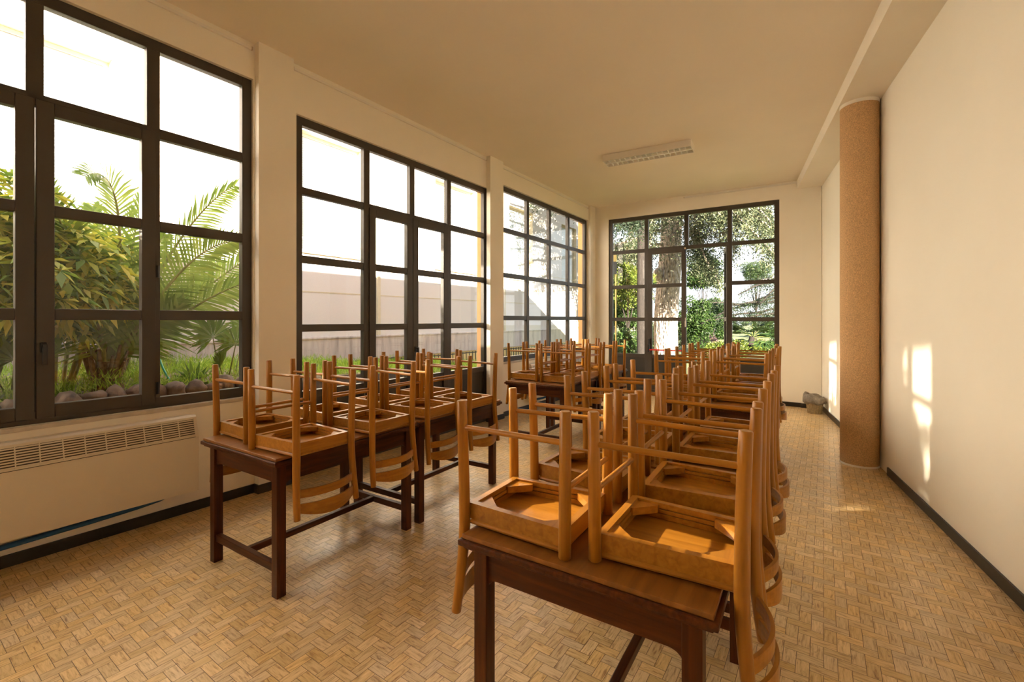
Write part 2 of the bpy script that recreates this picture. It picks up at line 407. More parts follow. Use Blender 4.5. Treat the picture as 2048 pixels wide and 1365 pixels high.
def copy_tree(o, parent=None):
    c = o.copy(); COL.objects.link(c)
    if parent: c.parent = parent
    for ch in CHILD.get(o.name, []):
        copy_tree(ch, c)
    return c
CHILD = {}
def snapshot(root):
    CHILD[root.name] = [c for c in COL.objects if c.parent == root]
    for c in CHILD[root.name]: snapshot(c)

def place(o, O, a):
    o.location = O; o.rotation_euler = (0, 0, a); return o

def wall_open(mb, s0, s1, z0, z1, y0, y1, ops, mi=0):
    cur = s0
    for a, b, c, d in sorted(ops):
        if a > cur: mb.box(cur, a, y0, y1, z0, z1, 0, mi)
        if c > z0: mb.box(a, b, y0, y1, z0, c, 0, mi)
        if d < z1: mb.box(a, b, y0, y1, d, z1, 0, mi)
        cur = b
    if cur < s1: mb.box(cur, s1, y0, y1, z0, z1, 0, mi)

# ------------------------------------------------------------------ room shell
S_BACK = -3.0
P_BL = wallpt(O_LEFT, A_LEFT, S_BACK, 0, 0); P_BR = Vector((1.518 + 0.482 * -2.6, -2.6, 0))
room = [P_BL, P_BR, O_RIGHT, O_FAR]
W0, W1, W2, W3 = (-0.70, 1.975), (2.15, 4.79), (5.18, 8.157), (8.50, 11.58)
Z_IN = [0.84, 1.535, 2.204, 2.90, 3.59]
LEFT_OPS = [(W0[0], W0[1], 0.84, 3.59), (W1[0], W1[1], 0.84, 3.59), (W2[0], W2[1], 0.0, 3.44), (W3[0], W3[1], 0.84, 3.59)]
S_FARL = 12.05
FW = 0.10                                             # inner leaf thickness (the frames sit in it)
mb = MB()
wall_open(mb, S_BACK - 0.2, S_FARL, 0, CEIL + 0.1, 0.0, FW, LEFT_OPS)
tag(place(mb.build('wall_left', M_WALL), O_LEFT, A_LEFT), 'long cream window wall with three tall openings and shallow pilasters', 'wall', kind='structure')
mb = MB()
outer = [(W0[0] - 0.02, W0[1] + 0.02, 0.84, 3.6), (W1[0] - 0.02, W1[1] + 0.16, 0.80, 3.59), (W2[0], W2[1], 0.0, 3.44), (W3[0], W3[1], 0.84, 3.59)]
wall_open(mb, S_BACK - 0.2, S_FARL + 0.2, -0.1, 4.05, FW, 0.225, outer)
tag(place(mb.build('wall_left_outer', M_OCHRE), O_LEFT, A_LEFT), 'ochre outer face of the window wall seen at the window reveals', 'wall', kind='structure')
# pilasters
for i, (a, b, p, lb) in enumerate(((1.985, 2.135, 0.07, 'cream pilaster behind the near end of the first window'), (4.80, 5.115, 0.07, 'cream pilaster between the garden window and the glazed double doors'),
                                   (8.10, 8.43, 0.07, 'cream pilaster between the glazed double doors and the third window'), (11.60, 11.855, 0.05, 'narrow cream pilaster in the far left corner'))):
    mb = MB(); mb.box(a, b, -p, 0.0, 0, CEIL)
    tag(place(mb.build('pilaster', M_WALL), O_LEFT, A_LEFT), lb, 'pilaster', 'pilasters on the window wall', 'structure')
# far wall
F_S = [0.339, 1.125, 1.894, 2.656, 3.448]; F_Z = [0.06, 0.767, 1.51, 2.18, 2.908, 3.615]
mb = MB(); wall_open(mb, -0.35, 4.3, 0, CEIL + 0.1, 0.0, FW, [(F_S[0], F_S[4], 0.0, F_Z[5])])
tag(place(mb.build('wall_back', M_WALL), O_FAR, A_FAR), 'cream end wall around the glazed garden door', 'wall', kind='structure')
mb = MB(); wall_open(mb, -0.35, 4.3, -0.1, 4.05, FW, 0.225, [(F_S[0], F_S[4], 0.0, F_Z[5])])
tag(place(mb.build('wall_back_outer', M_CREAM_OUT), O_FAR, A_FAR), 'outer face of the end wall around the garden door', 'wall', kind='structure')
mb = MB(); mb.box(3.775, 4.06, -0.035, 0.0, 0, 3.744)
tag(place(mb.build('pilaster', M_WALL), O_FAR, A_FAR), 'cream pilaster in the far right corner under the beam', 'pilaster', kind='structure')
# right wall, near wall
L_R = (P_BR - O_RIGHT).length
mb = MB(); mb.box(-0.2, L_R + 0.3, 0.0, 0.25, 0, 4.05)
tag(place(mb.build('wall_right', M_WALLR), O_RIGHT, A_RIGHT), 'long plain cream wall on the right of the room', 'wall', kind='structure')
mb = MB(); L_N = (P_BL - P_BR).length
a_n = math.atan2((P_BL - P_BR).y, (P_BL - P_BR).x)
mb.box(-0.3, L_N + 0.3, 0.0, 0.25, 0, 4.05)
tag(place(mb.build('wall_near', plain('near_wall_darkened', (0.50, 0.39, 0.27), 0.85)), P_BR, a_n), 'unseen wall closing the room at the near end, darkened to dim the ceiling', 'wall', kind='structure')  # darker than the other walls to cut light bounced to the ceiling
# ceiling / roof
def poly_slab(name, pts, z0, z1, mat):
    mb = MB(); mb.prism([(p.x, p.y) for p in pts], lambda u, v, k: (u, v, (z0, z1)[k])); return mb.build(name, mat)
out_room = [wallpt(O_LEFT, A_LEFT, S_BACK - 0.2, 0.225, 0), P_BR + Vector((0.22, -0.25, 0)), O_RIGHT + Vector((0.35, 0.05, 0)), wallpt(O_LEFT, A_LEFT, S_FARL + 0.15, 0.225, 0)]
tag(poly_slab('ceiling', out_room, CEIL, 4.06, M_CEIL), 'flat cream painted ceiling', 'ceiling', kind='structure')
# beam along the right wall
mb = MB(); mb.box(0.0, L_R, -0.35, 0.0, 3.744, CEIL + 0.02)
tag(place(mb.build('beam', M_WALL), O_RIGHT, A_RIGHT), 'shallow cream ceiling beam along the right wall', 'beam', kind='structure')
# column half against the right wall
colP = Vector((1.518 + 0.482 * 4.66, 4.66, 0))
colC = colP + Vector((-0.9008, 0.4342, 0)) * 0.168
mb = MB(); mb.tube([(0, 0, 0.0), (0, 0, 3.735)], 0.165, 48)
mb.tube([(0, 0, 3.71), (0, 0, 3.744)], 0.168, 48, mi=1); mb.tube([(0, 0, 0.0), (0, 0, 0.02)], 0.168, 48, mi=1)
o = mb.build('column', [M_COL, M_WALL]); o.location = colC
tag(o, 'round tan granular plaster column standing against the right wall under the beam', 'column', kind='structure')
# skirting
BH = 0.076
def skirting(name, O, a, runs, lb):
    mb = MB()
    for s0, s1, y0, y1 in runs: mb.box(s0, s1, y0, y1, 0, BH, 0.003)
    tag(place(mb.build(name, M_BASE), O, a), lb, 'skirting board', kind='structure')
runs = []
for a, b in ((S_BACK, 1.985), (2.135, 4.80), (8.43, 11.60)): runs.append((a, b, -0.014, 0))
for a, b in ((1.985, 2.135), (4.80, 5.115), (8.10, 8.43)): runs.append((a - 0.014, b + 0.014, -0.084, -0.07)); runs += [(a - 0.014, a, -0.072, 0), (b, b + 0.014, -0.072, 0)]
skirting('baseboard_left', O_LEFT, A_LEFT, runs, 'black skirting board along the window wall')
skirting('baseboard_back', O_FAR, A_FAR, [(3.455, 3.775, -0.014, 0), (3.761, 4.05, -0.049, -0.035), (0.0, 0.33, -0.014, 0)], 'black skirting board along the end wall')
skirting('baseboard_right', O_RIGHT, A_RIGHT, [(0.0, 3.1, -0.016, 0), (3.62, L_R, -0.016, 0)], 'black skirting board along the right wall')

# ------------------------------------------------------------------ floor of small herringbone tiles
def floor():
    W = 0.0505; L = 2 * W; g = 0.0011
    ex = np.array([tW.x, tW.y]); ey = np.array([-tW.y, tW.x])
    poly = [np.array([p.x, p.y]) for p in room]
    def inside(P):
        ok = np.ones(len(P), bool)
        for i in range(4):
            a, b = poly[i], poly[(i + 1) % 4]
            ok &= ((b[0] - a[0]) * (P[:, 1] - a[1]) - (b[1] - a[1]) * (P[:, 0] - a[0])) > -0.09 * np.linalg.norm(b - a)
        return ok
    xs = np.arange(-140, 260); ys = np.arange(-160, 160)
    X, Y = np.meshgrid(xs, ys); X = X.ravel(); Y = Y.ravel(); k = (X - Y) % 4
    V = []; U = []; T = []
    for kk, hor in ((0, True), (3, False)):
        x = X[k == kk] * W; y = Y[k == kk] * W
        w, h = (L, W) if hor else (W, L)
        c = (x + w / 2)[:, None] * ex + (y + h / 2)[:, None] * ey
        m = inside(c); x = x[m]; y = y[m]; n = len(x)
        q = []
        for (dx, dy) in ((g, g), (w - g, g), (w - g, h - g), (g, h - g)):
            p = (x + dx)[:, None] * ex + (y + dy)[:, None] * ey
            q.append(np.c_[p, np.zeros(n)])
        V.append(np.stack(q, 1))
        off = RNG.random((n, 2)) * 50
        uv = np.array([(0, 0), (w, 0), (w, h), (0, h)], float)
        if not hor: uv = uv[:, ::-1]
        U.append(off[:, None, :] + uv[None]); T.append(RNG.random((n, 3)))
    V = np.concatenate(V); U = np.concatenate(U); T = np.concatenate(T); n = len(V)
    o = np_obj('floor', V.reshape(-1, 3), np.arange(4 * n).reshape(n, 4), M_TILE)
    me = o.data
    uvl = me.uv_layers.new(name='grain'); uvl.data.foreach_set('uv', U.reshape(-1).astype(np.float32))
    ca = me.color_attributes.new('tint', 'FLOAT_COLOR', 'CORNER')
    c4 = np.c_[T, np.ones(n)]; ca.data.foreach_set('color', np.repeat(c4, 4, 0).astype(np.float32).ravel())
    tag(o, 'beige travertine herringbone tile floor', 'floor', kind='structure')
    s = poly_slab('floor_base', out_room, -0.12, -0.0012, M_GROUT)
    tag(s, 'dark grout bed under the herringbone tiles', 'floor', kind='structure')
floor()

# ------------------------------------------------------------------ windows
YF0, YF1, YG = 0.032, 0.092, 0.062                   # frame depth range and glass position, outward from the inner wall face
FWD = 0.078
def pane(root, a, b, c, d, y=YG):
    mb = MB(); mb.box(a - 0.006, b + 0.006, y - 0.003, y + 0.003, c - 0.006, d + 0.006)
    return mb.build('pane', M_GLASS, root)
def bars(mb, a, b, c, d, y0, y1, w, bev=0.004):      # rectangular ring
    mb.box(a, a + w, y0, y1, c, d, bev); mb.box(b - w, b, y0, y1, c, d, bev)
    mb.box(a + w, b - w, y0, y1, d - w, d, bev); mb.box(a + w, b - w, y0, y1, c, c + w, bev)
def leaf_sash(root, name, a, b, rows, sw, rw, panel_below=None, y0=YF0 - 0.012, y1=YF1 - 0.012, mat=M_FRAME):
    """one moving leaf: stiles, rails at the given heights, panes between them"""
    mb = MB(); mb.box(a, a + sw, y0, y1, rows[0], rows[-1], 0.005); mb.box(b - sw, b, y0, y1, rows[0], rows[-1], 0.005)
    mb.box(a + sw, b - sw, y0, y1, rows[0], rows[0] + sw, 0.005); mb.box(a + sw, b - sw, y0, y1, rows[-1] - sw, rows[-1], 0.005)
    for z in rows[1:-1]: mb.box(a + sw, b - sw, y0 + 0.004, y1, z - rw / 2, z + rw / 2, 0.005)
    # glazing beads
    sash = mb.build(name, mat, root)
    lo = [rows[0] + sw] + [z + rw / 2 for z in rows[1:-1]]; hi = [z - rw / 2 for z in rows[1:-1]] + [rows[-1] - sw]
    for i, (c, d) in enumerate(zip(lo, hi)):
        if panel_below is not None and d < panel_below + 0.02:
            pb = MB(); pb.box(a + sw - 0.004, b - sw + 0.004, y0 + 0.02, y1 - 0.01, c - 0.004, d + 0.004)
            pb.build('panel', M_FRAME_D, sash)
        else:
            pane(sash, a + sw, b - sw, c, d, (y0 + y1) / 2)
    return sash

def handle(parent, s, z, y=YF0 - 0.012):
    mb = MB()
    mb.box(s - 0.016, s + 0.016, y - 0.012, y, z - 0.01, z + 0.055, 0.004)
    mb.tube([(s, y - 0.01, z + 0.03), (s, y - 0.042, z + 0.03)], 0.010, 10)
    mb.box(s - 0.012, s + 0.012, y - 0.056, y - 0.036, z - 0.085, z + 0.045, 0.006)
    return mb.build('handle', M_BLACK, parent)

def window4(name, w, lb, mull, zs, casement=True):
    root = empty(name, O_LEFT, A_LEFT); tag(root, lb, 'window', kind='structure')
    a, b = w
    mb = MB(); bars(mb, a, b, zs[0], zs[-1], YF0, YF1, FWD)
    mw = 0.082; rw = 0.075
    c0, c1, c2 = mull
    if casement:
        for m in (c0, c2): mb.box(m - mw / 2, m + mw / 2, YF0, YF1, zs[0] + FWD, zs[-1] - FWD, 0.004)
        mb.box(c1 - mw / 2, c1 + mw / 2, YF0, YF1, zs[3], zs[-1] - FWD, 0.004)
        mb.box(c0 + mw / 2, c2 - mw / 2, YF0, YF1, zs[3] - rw / 2, zs[3] + rw / 2, 0.004)
        for z in zs[1:-1]:
            mb.box(a + FWD, c0 - mw / 2, YF0 + 0.003, YF1, z - rw / 2, z + rw / 2, 0.004)
            mb.box(c2 + mw / 2, b - FWD, YF0 + 0.003, YF1, z - rw / 2, z + rw / 2, 0.004)
    else:
        for m in (c0, c1, c2): mb.box(m - 0.035, m + 0.035, YF0, YF1, zs[0] + FWD, zs[-1] - FWD, 0.004)
        mw = 0.07; rw = 0.07
        xs = [a + FWD] + [q for m in (c0, c1, c2) for q in (m - 0.035, m + 0.035)] + [b - FWD]
        for z in zs[1:-1]:
            for i in range(0, 8, 2): mb.box(xs[i], xs[i + 1], YF0 + 0.003, YF1, z - rw / 2, z + rw / 2, 0.004)
    mb.build('frame', M_FRAME, root)
    lo = [zs[0] + FWD] + [z + rw / 2 for z in zs[1:-1]]; hi = [z - rw / 2 for z in zs[1:-1]] + [zs[-1] - FWD]
    if casement:
        for (p, q) in ((a + FWD, c0 - mw / 2), (c2 + mw / 2, b - FWD)):
            for c, d in zip(lo, hi): pane(root, p, q, c, d)
        for (p, q) in ((c0 + mw / 2, c1 - mw / 2), (c1 + mw / 2, c2 - mw / 2)): pane(root, p, q, lo[3], hi[3])
        rows = [zs[0] + 0.03, zs[1], zs[2], zs[3] + 0.002]
        l1 = leaf_sash(root, 'casement', c0 - 0.01, c1 - 0.003, rows, 0.085, 0.072)
        l2 = leaf_sash(root, 'casement', c1 + 0.003, c2 + 0.01, rows, 0.085, 0.072)
        handle(l2, c1 + 0.035, 1.30)
        for z in (1.12 - 0.13, 1.86):
            h = MB(); h.tube([(c2 + 0.020, YF0 - 0.018, z - 0.045), (c2 + 0.020, YF0 - 0.018, z + 0.045)], 0.009, 8); h.build('hinge', M_BLACK, l2)
    else:
        for i in range(0, 8, 2):
            for c, d in zip(lo, hi): pane(root, xs[i], xs[i + 1], c, d)
    mb = MB(); mb.box(a, b, 0.0, 0.24, zs[0] - 0.03, zs[0] - 0.001, 0.004); mb.box(a + 0.001, b - 0.001, -0.012, 0.03, zs[0] - 0.03, zs[0] - 0.001, 0.004)
    mb.build('sill', M_MARBLE, root)
    return root
window4('window_1', W1, 'tall dark brown casement window with palms behind, above the cream heater', (2.85, 3.468, 4.086), Z_IN)
window4('window_4', W0, 'unseen dark brown casement window added for light at the near end of the window wall', (-0.01, 0.64, 1.29), Z_IN)  # out of view, put in to bring more daylight into the room
window4('window_3', W3, 'dark brown sixteen-pane fixed window nearest the end wall', (9.29, 10.04, 10.78), [0.84, 1.53, 2.203, 2.912, 3.585], casement=False)

def french(name, O, a_, cols, zs, lb, open_right=False, kind='structure'):
    root = empty(name, O, a_); tag(root, lb, 'door', kind=kind)
    a, m0, mc, m1, b = cols
    mb = MB(); bars(mb, a, b, 0.0, zs[-1], YF0, YF1, FWD)
    mw = 0.078; rw = 0.072
    for m in (m0, m1): mb.box(m - mw / 2, m + mw / 2, YF0, YF1, 0.0, zs[-1] - FWD, 0.004)
    zt = zs[-2]
    mb.box(mc - mw / 2, mc + mw / 2, YF0, YF1, zt, zs[-1] - FWD, 0.004)
    mb.box(m0 + mw / 2, m1 - mw / 2, YF0, YF1, zt - rw / 2, zt + rw / 2, 0.004)
    for p, q in ((a + FWD, m0 - mw / 2), (m1 + mw / 2, b - FWD)):
        for z in zs[1:-1]: mb.box(p, q, YF0 + 0.003, YF1, z - rw / 2, z + rw / 2, 0.004)
    mb.build('frame', M_FRAME, root)
    lo = [zs[0] + 0.03] + [z + rw / 2 for z in zs[1:-1]]; hi = [z - rw / 2 for z in zs[1:-1]] + [zs[-1] - FWD]
    for p, q in ((a + FWD, m0 - mw / 2), (m1 + mw / 2, b - FWD)):
        pb = MB(); pb.box(p - 0.004, q + 0.004, YF0 + 0.015, YF1 - 0.01, lo[0] - 0.03, hi[0] + 0.004); pb.build('panel', M_FRAME_D, root)
        for c, d in list(zip(lo, hi))[1:]: pane(root, p, q, c, d)
    for p, q in ((m0 + mw / 2, mc - mw / 2), (mc + mw / 2, m1 - mw / 2)): pane(root, p, q, lo[-1], hi[-1])
    rows = [0.012] + list(zs[1:-2]) + [zt - rw / 2 + 0.03]
    l1 = leaf_sash(root, 'door_leaf', m0 + mw / 2 - 0.012, mc - 0.003, rows, 0.088, 0.072, panel_below=zs[1])
    if not open_right:
        l2 = leaf_sash(root, 'door_leaf', mc + 0.003, m1 - mw / 2 + 0.012, rows, 0.088, 0.072, panel_below=zs[1])
        handle(l2, mc + 0.04, 1.12)
    else:
        w_ = m1 - mw / 2 - mc
        h = empty('door_leaf', (m1 - mw / 2 + 0.005, YF1 + 0.012, 0), R(-80)); h.parent = root
        s = leaf_sash(h, 'sash', -w_, 0.0, rows, 0.088, 0.072, panel_below=zs[1], y0=-0.03, y1=0.03)
        s.name = 'leaf_frame'
        for ch in [q for q in COL.objects if q.parent == s]: ch.parent = h      # panes hang on the leaf, one level down
    return root, l1
french('door_2', O_LEFT, A_LEFT, (W2[0], 6.004, 6.67, 7.328, W2[1]), [0.06, 0.776, 1.42, 2.084, 2.74, 3.44], 'dark brown glazed double doors with side lights in the window wall')
d_root, d_leaf = french('door_1', O_FAR, A_FAR, F_S, F_Z, 'dark brown glazed garden door in the end wall, right leaf standing open', open_right=True)
mb = MB()
zb = 0.90
mb.tube([(1.20, YF0 - 0.075, zb), (1.83, YF0 - 0.075, zb)], 0.014, 12)
pbar = mb.build('push_bar', M_RED, d_leaf)
mb = MB()
for s in (1.19, 1.84): mb.box(s - 0.02, s + 0.02, YF0 - 0.09, YF0 - 0.012, zb - 0.05, zb + 0.11, 0.008)
mb.box(1.175, 1.20, YF0 - 0.06, YF0 - 0.012, zb + 0.05, zb + 0.22, 0.006)
mb.build('latch_case', M_BLACK, d_leaf)
mb = MB(); mb.box(1.872, 1.891, YF0 - 0.03, YF0 - 0.012, 2.70, 2.86, 0.004); mb.build('top_bolt', M_BLACK, d_leaf)
mb = MB(); mb.box(1.86, 1.89, YF0 - 0.035, YF0 - 0.012, 2.865, 2.90, 0.004); mb.build('bolt_keep', M_BRASS, d_leaf)
mb = MB(); mb.box(1.868, 1.889, YF0 - 0.02, YF0 - 0.011, 1.36, 1.47, 0.002); mb.box(1.872, 1.886, YF0 - 0.02, YF0 - 0.011, 1.47, 1.54, 0.002); mb.build('strike_plate', M_WHITE, d_leaf)

# curtain rails at the top of the walls
def rail(O, a, s0, s1, z, lb, off=-0.004):
    root = empty('curtain_rail', wallpt(O, a, s0, 0, z), a); tag(root, lb, 'curtain rail', 'curtain rails under the ceiling')
    mb = MB(); mb.box(0, s1 - s0, off - 0.018, off, -0.012, 0.012, 0.002)
    mb.build('rail', M_WHITE, root)
    for s in (0.0, s1 - s0):
        e_ = MB(); e_.box(s - 0.006, s + 0.006, off - 0.02, off, -0.014, 0.014, 0.002); e_.build('end_cap', M_BRASS, root)
rail(O_LEFT, A_LEFT, 2.12, 4.77, 3.842, 'white curtain rail above the garden window by the heater')
rail(O_LEFT, A_LEFT, 5.14, 8.08, 3.842, 'white curtain rail above the glazed double doors')
rail(O_LEFT, A_LEFT, 8.46, 11.56, 3.842, 'white curtain rail above the third window')
rail(O_FAR, A_FAR, 1.86, 3.72, 3.862, 'short white curtain rail above the garden door in the end wall')

# ------------------------------------------------------------------ heaters under the windows
def heater(s0, s1, lb, plab, sticker):
    L = s1 - s0
    root = empty('fan_coil_heater', wallpt(O_LEFT, A_LEFT, s0, 0, 0), A_LEFT); tag(root, lb, 'heater', 'cream heaters under the windows')
    z0, z1, dep = 0.195, 0.765, 0.13
    mb = MB()
    prof = [(0, z0), (-dep, z0), (-dep, 0.605), (-dep + 0.002, 0.61), (-dep + 0.045, 0.752), (-dep + 0.06, z1), (0, z1)]
    mb.prism(prof, lambda u, v, k: ((0.0, L)[k], u, v))
    mb.build('cabinet', M_UNIT, root)
    # sloping grille: slats over a sheet coloured dark as gap shade, with dividers
    n = Vector((0, -0.952, 0.288))                   # normal of the sloping face
    up = Vector((0, 0.043, 0.142)); up.normalize()
    base = Vector((0, -dep + 0.002, 0.61))
    g = MB()
    def quad(mb_, a, b, h0, h1, t0, t1, mi=0):
        P = lambda s, h, t: Vector((s, 0, 0)) + base + up * h + n * t
        vs = [P(a, h0, t0), P(b, h0, t0), P(b, h1, t0), P(a, h1, t0), P(a, h0, t1), P(b, h0, t1), P(b, h1, t1), P(a, h1, t1)]
        mb_.add(vs, [(0, 3, 2, 1), (4, 5, 6, 7), (0, 1, 5, 4), (1, 2, 6, 5), (2, 3, 7, 6), (3, 0, 4, 7)], False, mi)
    quad(g, 0.03, L - 0.02, 0.008, 0.132, 0.0005, 0.0015, 1)
    for i in range(8): quad(g, 0.03, L - 0.02, 0.008 + i * 0.016, 0.008 + i * 0.016 + 0.0085, 0.0015, 0.007)
    k = int(L / 0.105)
    for i in range(k + 1):
        s = 0.03 + i * (L - 0.05) / k
        quad(g, s - 0.003, s + 0.003, 0.004, 0.136, 0.0012, 0.0078)
    g.build('grille', [M_UNIT, M_SHADE_SEAM], root)
    mb = MB(); mb.box(0.02, L - 0.02, -dep - 0.002, -dep + 0.001, 0.6035, 0.6065); mb.build('seam', M_SHADE_SEAM, root)
    if sticker:
        st = MB(); st.box(L - 1.16, L - 1.07, -dep + 0.062, -dep + 0.078, z1, z1 + 0.0008); st.build('sticker', M_STICK, root)
    # blue lagged pipe sagging below the unit, on its clips
    pr = empty('lagged_pipe', wallpt(O_LEFT, A_LEFT, s0, 0, 0), A_LEFT); tag(pr, plab, 'pipe', 'blue pipes under the heaters')
    mb = MB()
    mb.tube([(0.0, -0.05, 0.150), (L - 1.6, -0.05, 0.138), (L - 1.04, -0.05, 0.141), (L - 0.60, -0.05, 0.152), (L - 0.36, -0.05, 0.163), (L - 0.22, -0.05, 0.176), (L - 0.12, -0.05, 0.215)], 0.0165, 10)
    mb.build('lagging', M_BLUE, pr)
heater(1.35, 4.32, 'long cream wall heater with slatted top under the palm window', 'blue lagged pipe hanging below the long cream heater', True)
heater(9.2, 11.2, 'far cream wall heater behind the rear left tables', 'blue lagged pipe below the far heater', False)

# ------------------------------------------------------------------ ceiling light
fd = math.atan2(-0.601, 1.05)
root = empty('ceiling_light', (1.846, 6.334, CEIL), fd); tag(root, 'white louvred fluorescent light fitting on the ceiling', 'ceiling light')
FLN, FWI, FHT = 1.22, 0.285, 0.092
mb = MB(); t = 0.012
mb.box(-FLN / 2, FLN / 2, 0, t, -FHT, 0, 0.003); mb.box(-FLN / 2, FLN / 2, FWI - t, FWI, -FHT, 0, 0.003)
mb.box(-FLN / 2, -FLN / 2 + t, t, FWI - t, -FHT, 0, 0.003); mb.box(FLN / 2 - t, FLN / 2, t, FWI - t, -FHT, 0, 0.003)
mb.box(-FLN / 2 + t, FLN / 2 - t, t, FWI - t, -0.02, -0.002)
mb.build('housing', M_WHITE, root)
mb = MB()
for i in range(1, 16): mb.box(-FLN / 2 + t + i * (FLN - 2 * t) / 16 - 0.003, -FLN / 2 + t + i * (FLN - 2 * t) / 16 + 0.003, t, FWI - t, -FHT + 0.002, -FHT + 0.026)
mb.box(-FLN / 2 + t, FLN / 2 - t, FWI / 2 - 0.014, FWI / 2 + 0.014, -FHT + 0.001, -FHT + 0.027)
mb.build('louver', M_STEEL, root)
for y in (FWI * 0.29, FWI * 0.71):
    mb = MB(); mb.tube([(-FLN / 2 + 0.02, y, -0.036), (FLN / 2 - 0.02, y, -0.036)], 0.013, 12); mb.build('lamp_tube', M_TUBE, root)

# ------------------------------------------------------------------ dining chair (upside down, seat on the table)
def make_chair():
    root = empty('dining_chair')
    # x: across, y: back (0) to front (0.40), z: up from the table top; the feet point up
    PX = lambda z: 0.170 + (0.006 * max(0, z) / 0.447 if z > 0 else 0.014 * (-z) / 0.31)
    PY = lambda z: (-0.010 * (z / 0.447) ** 2 if z > 0 else -0.028 * (-z / 0.31) ** 1.5)
    for sx in (-1, 1):
        mb = MB()
        zs = [0.447, 0.36, 0.25, 0.14, 0.06, 0.0, -0.06, -0.12, -0.18, -0.24, -0.31]
        mb.tube([(sx * PX(z), PY(z), z) for z in zs], [0.0175, 0.0185, 0.019, 0.0195, 0.020, 0.020, 0.0195, 0.019, 0.0185, 0.018, 0.017], 16, rnd=0.003, capmi=1)
        mb.build('back_post', [M_WZ, M_FOOT], root)
        mb = MB()
        mb.tube([(sx * 0.194, 0.404, 0.455), (sx * 0.192, 0.402, 0.25), (sx * 0.190, 0.400, 0.0)], [0.0175, 0.019, 0.0195], 16, rnd=0.003, capmi=1)
        mb.build('leg', [M_WZ, M_FOOT], root)
        mb = MB()
        mb.tube([(sx * 0.1755, 0.002, 0.352), (sx * 0.1925, 0.400, 0.356)], 0.0095, 10, cap=False)
        mb.build('side_stretcher', M_WY, root)
    mb = MB(); mb.tube([(-0.190, 0.402, 0.212), (0.190, 0.402, 0.212)], 0.0095, 10, cap=False); mb.build('front_stretcher', M_WX, root)
    # seat board with rounded edge
    mb = MB()
    def ring(ins, z):
        return [(-0.165 + ins, 0.016 + ins, z), (0.165 - ins, 0.016 + ins, z), (0.184 - ins, 0.392 - ins, z), (-0.184 + ins, 0.392 - ins, z)]
    lv = [(0.006, 0.007), (0.0015, 0.011), (0.0, 0.016), (0.0015, 0.022), (0.006, 0.0255)]
    vs = [p for ins, z in lv for p in ring(ins, z)]
    fs = [(3, 2, 1, 0), tuple(4 * 4 + k for k in range(4))]
    for i in range(4):
        for k in range(4): fs.append((i * 4 + k, i * 4 + (k + 1) % 4, (i + 1) * 4 + (k + 1) % 4, (i + 1) * 4 + k))
    mb.add(vs, fs); mb.build('seat', M_WY, root)
    # apron frame with two grooves inside
    mb = MB()
    def ringf(z0, z1, th):
        o4 = [(-0.160, 0.008), (0.160, 0.008), (0.1815, 0.398), (-0.1815, 0.398)]
        i4 = [(-0.160 + th, 0.008 + th), (0.160 - th, 0.008 + th), (0.1815 - th, 0.398 - th), (-0.1815 + th, 0.398 - th)]
        vs = [(x, y, z0) for x, y in o4] + [(x, y, z1) for x, y in o4] + [(x, y, z1) for x, y in i4] + [(x, y, z0) for x, y in i4]
        fs = []
        for k in range(4):
            j = (k + 1) % 4
            fs += [(k, j, 4 + j, 4 + k), (4 + k, 4 + j, 8 + j, 8 + k), (8 + k, 8 + j, 12 + j, 12 + k), (12 + k, 12 + j, j, k)]
        mb.add(vs, fs)
    for z0, z1, th in ((0.0265, 0.044, 0.026), (0.044, 0.049, 0.019), (0.049, 0.060, 0.026), (0.060, 0.064, 0.019), (0.064, 0.0815, 0.024)): ringf(z0, z1, th)
    mb.build('seat_frame', M_WX, root)
    for sx in (-1, 1):
        for y, sy in ((0.034, 1), (0.373, -1)):
            mb = MB(); x0 = 0.132 if sy > 0 else 0.150; c = 0.075
            pl = [(sx * (x0 + 0.004), y - sy * 0.004), (sx * (x0 - c), y - sy * 0.004), (sx * (x0 - c), y + sy * 0.006), (sx * (x0 - 0.006), y + sy * c), (sx * (x0 + 0.006), y + sy * c)]
            mb.prism(pl, lambda u, v, k: (u, v, (0.048, 0.074)[k])); mb.build('corner_block', M_WX, root)
    # curved back rails: a narrow slat, and the deep crescent-edged top rail below it
    def rail_(name, zc, h_end, bulge_lo, bow):
        secs = []
        for i in range(17):
            t_ = -1 + 2 * i / 16
            x = t_ * 0.172; yb = PY(zc) - bow * (1 - t_ * t_) + 0.004
            zt = zc + h_end / 2; zl = zc - h_end / 2 - bulge_lo * (1 - t_ * t_)
            secs.append([(x, yb - 0.006, zl), (x, yb + 0.006, zl), (x, yb + 0.006, zt), (x, yb - 0.006, zt)])
        m_ = MB(); m_.strip(secs); return m_.build(name, M_WX, root)
    rail_('back_slat', -0.178, 0.044, 0.0, 0.055)
    rail_('top_rail', -0.252, 0.046, 0.030, 0.058)
    return root
chair0 = make_chair(); snapshot(chair0)

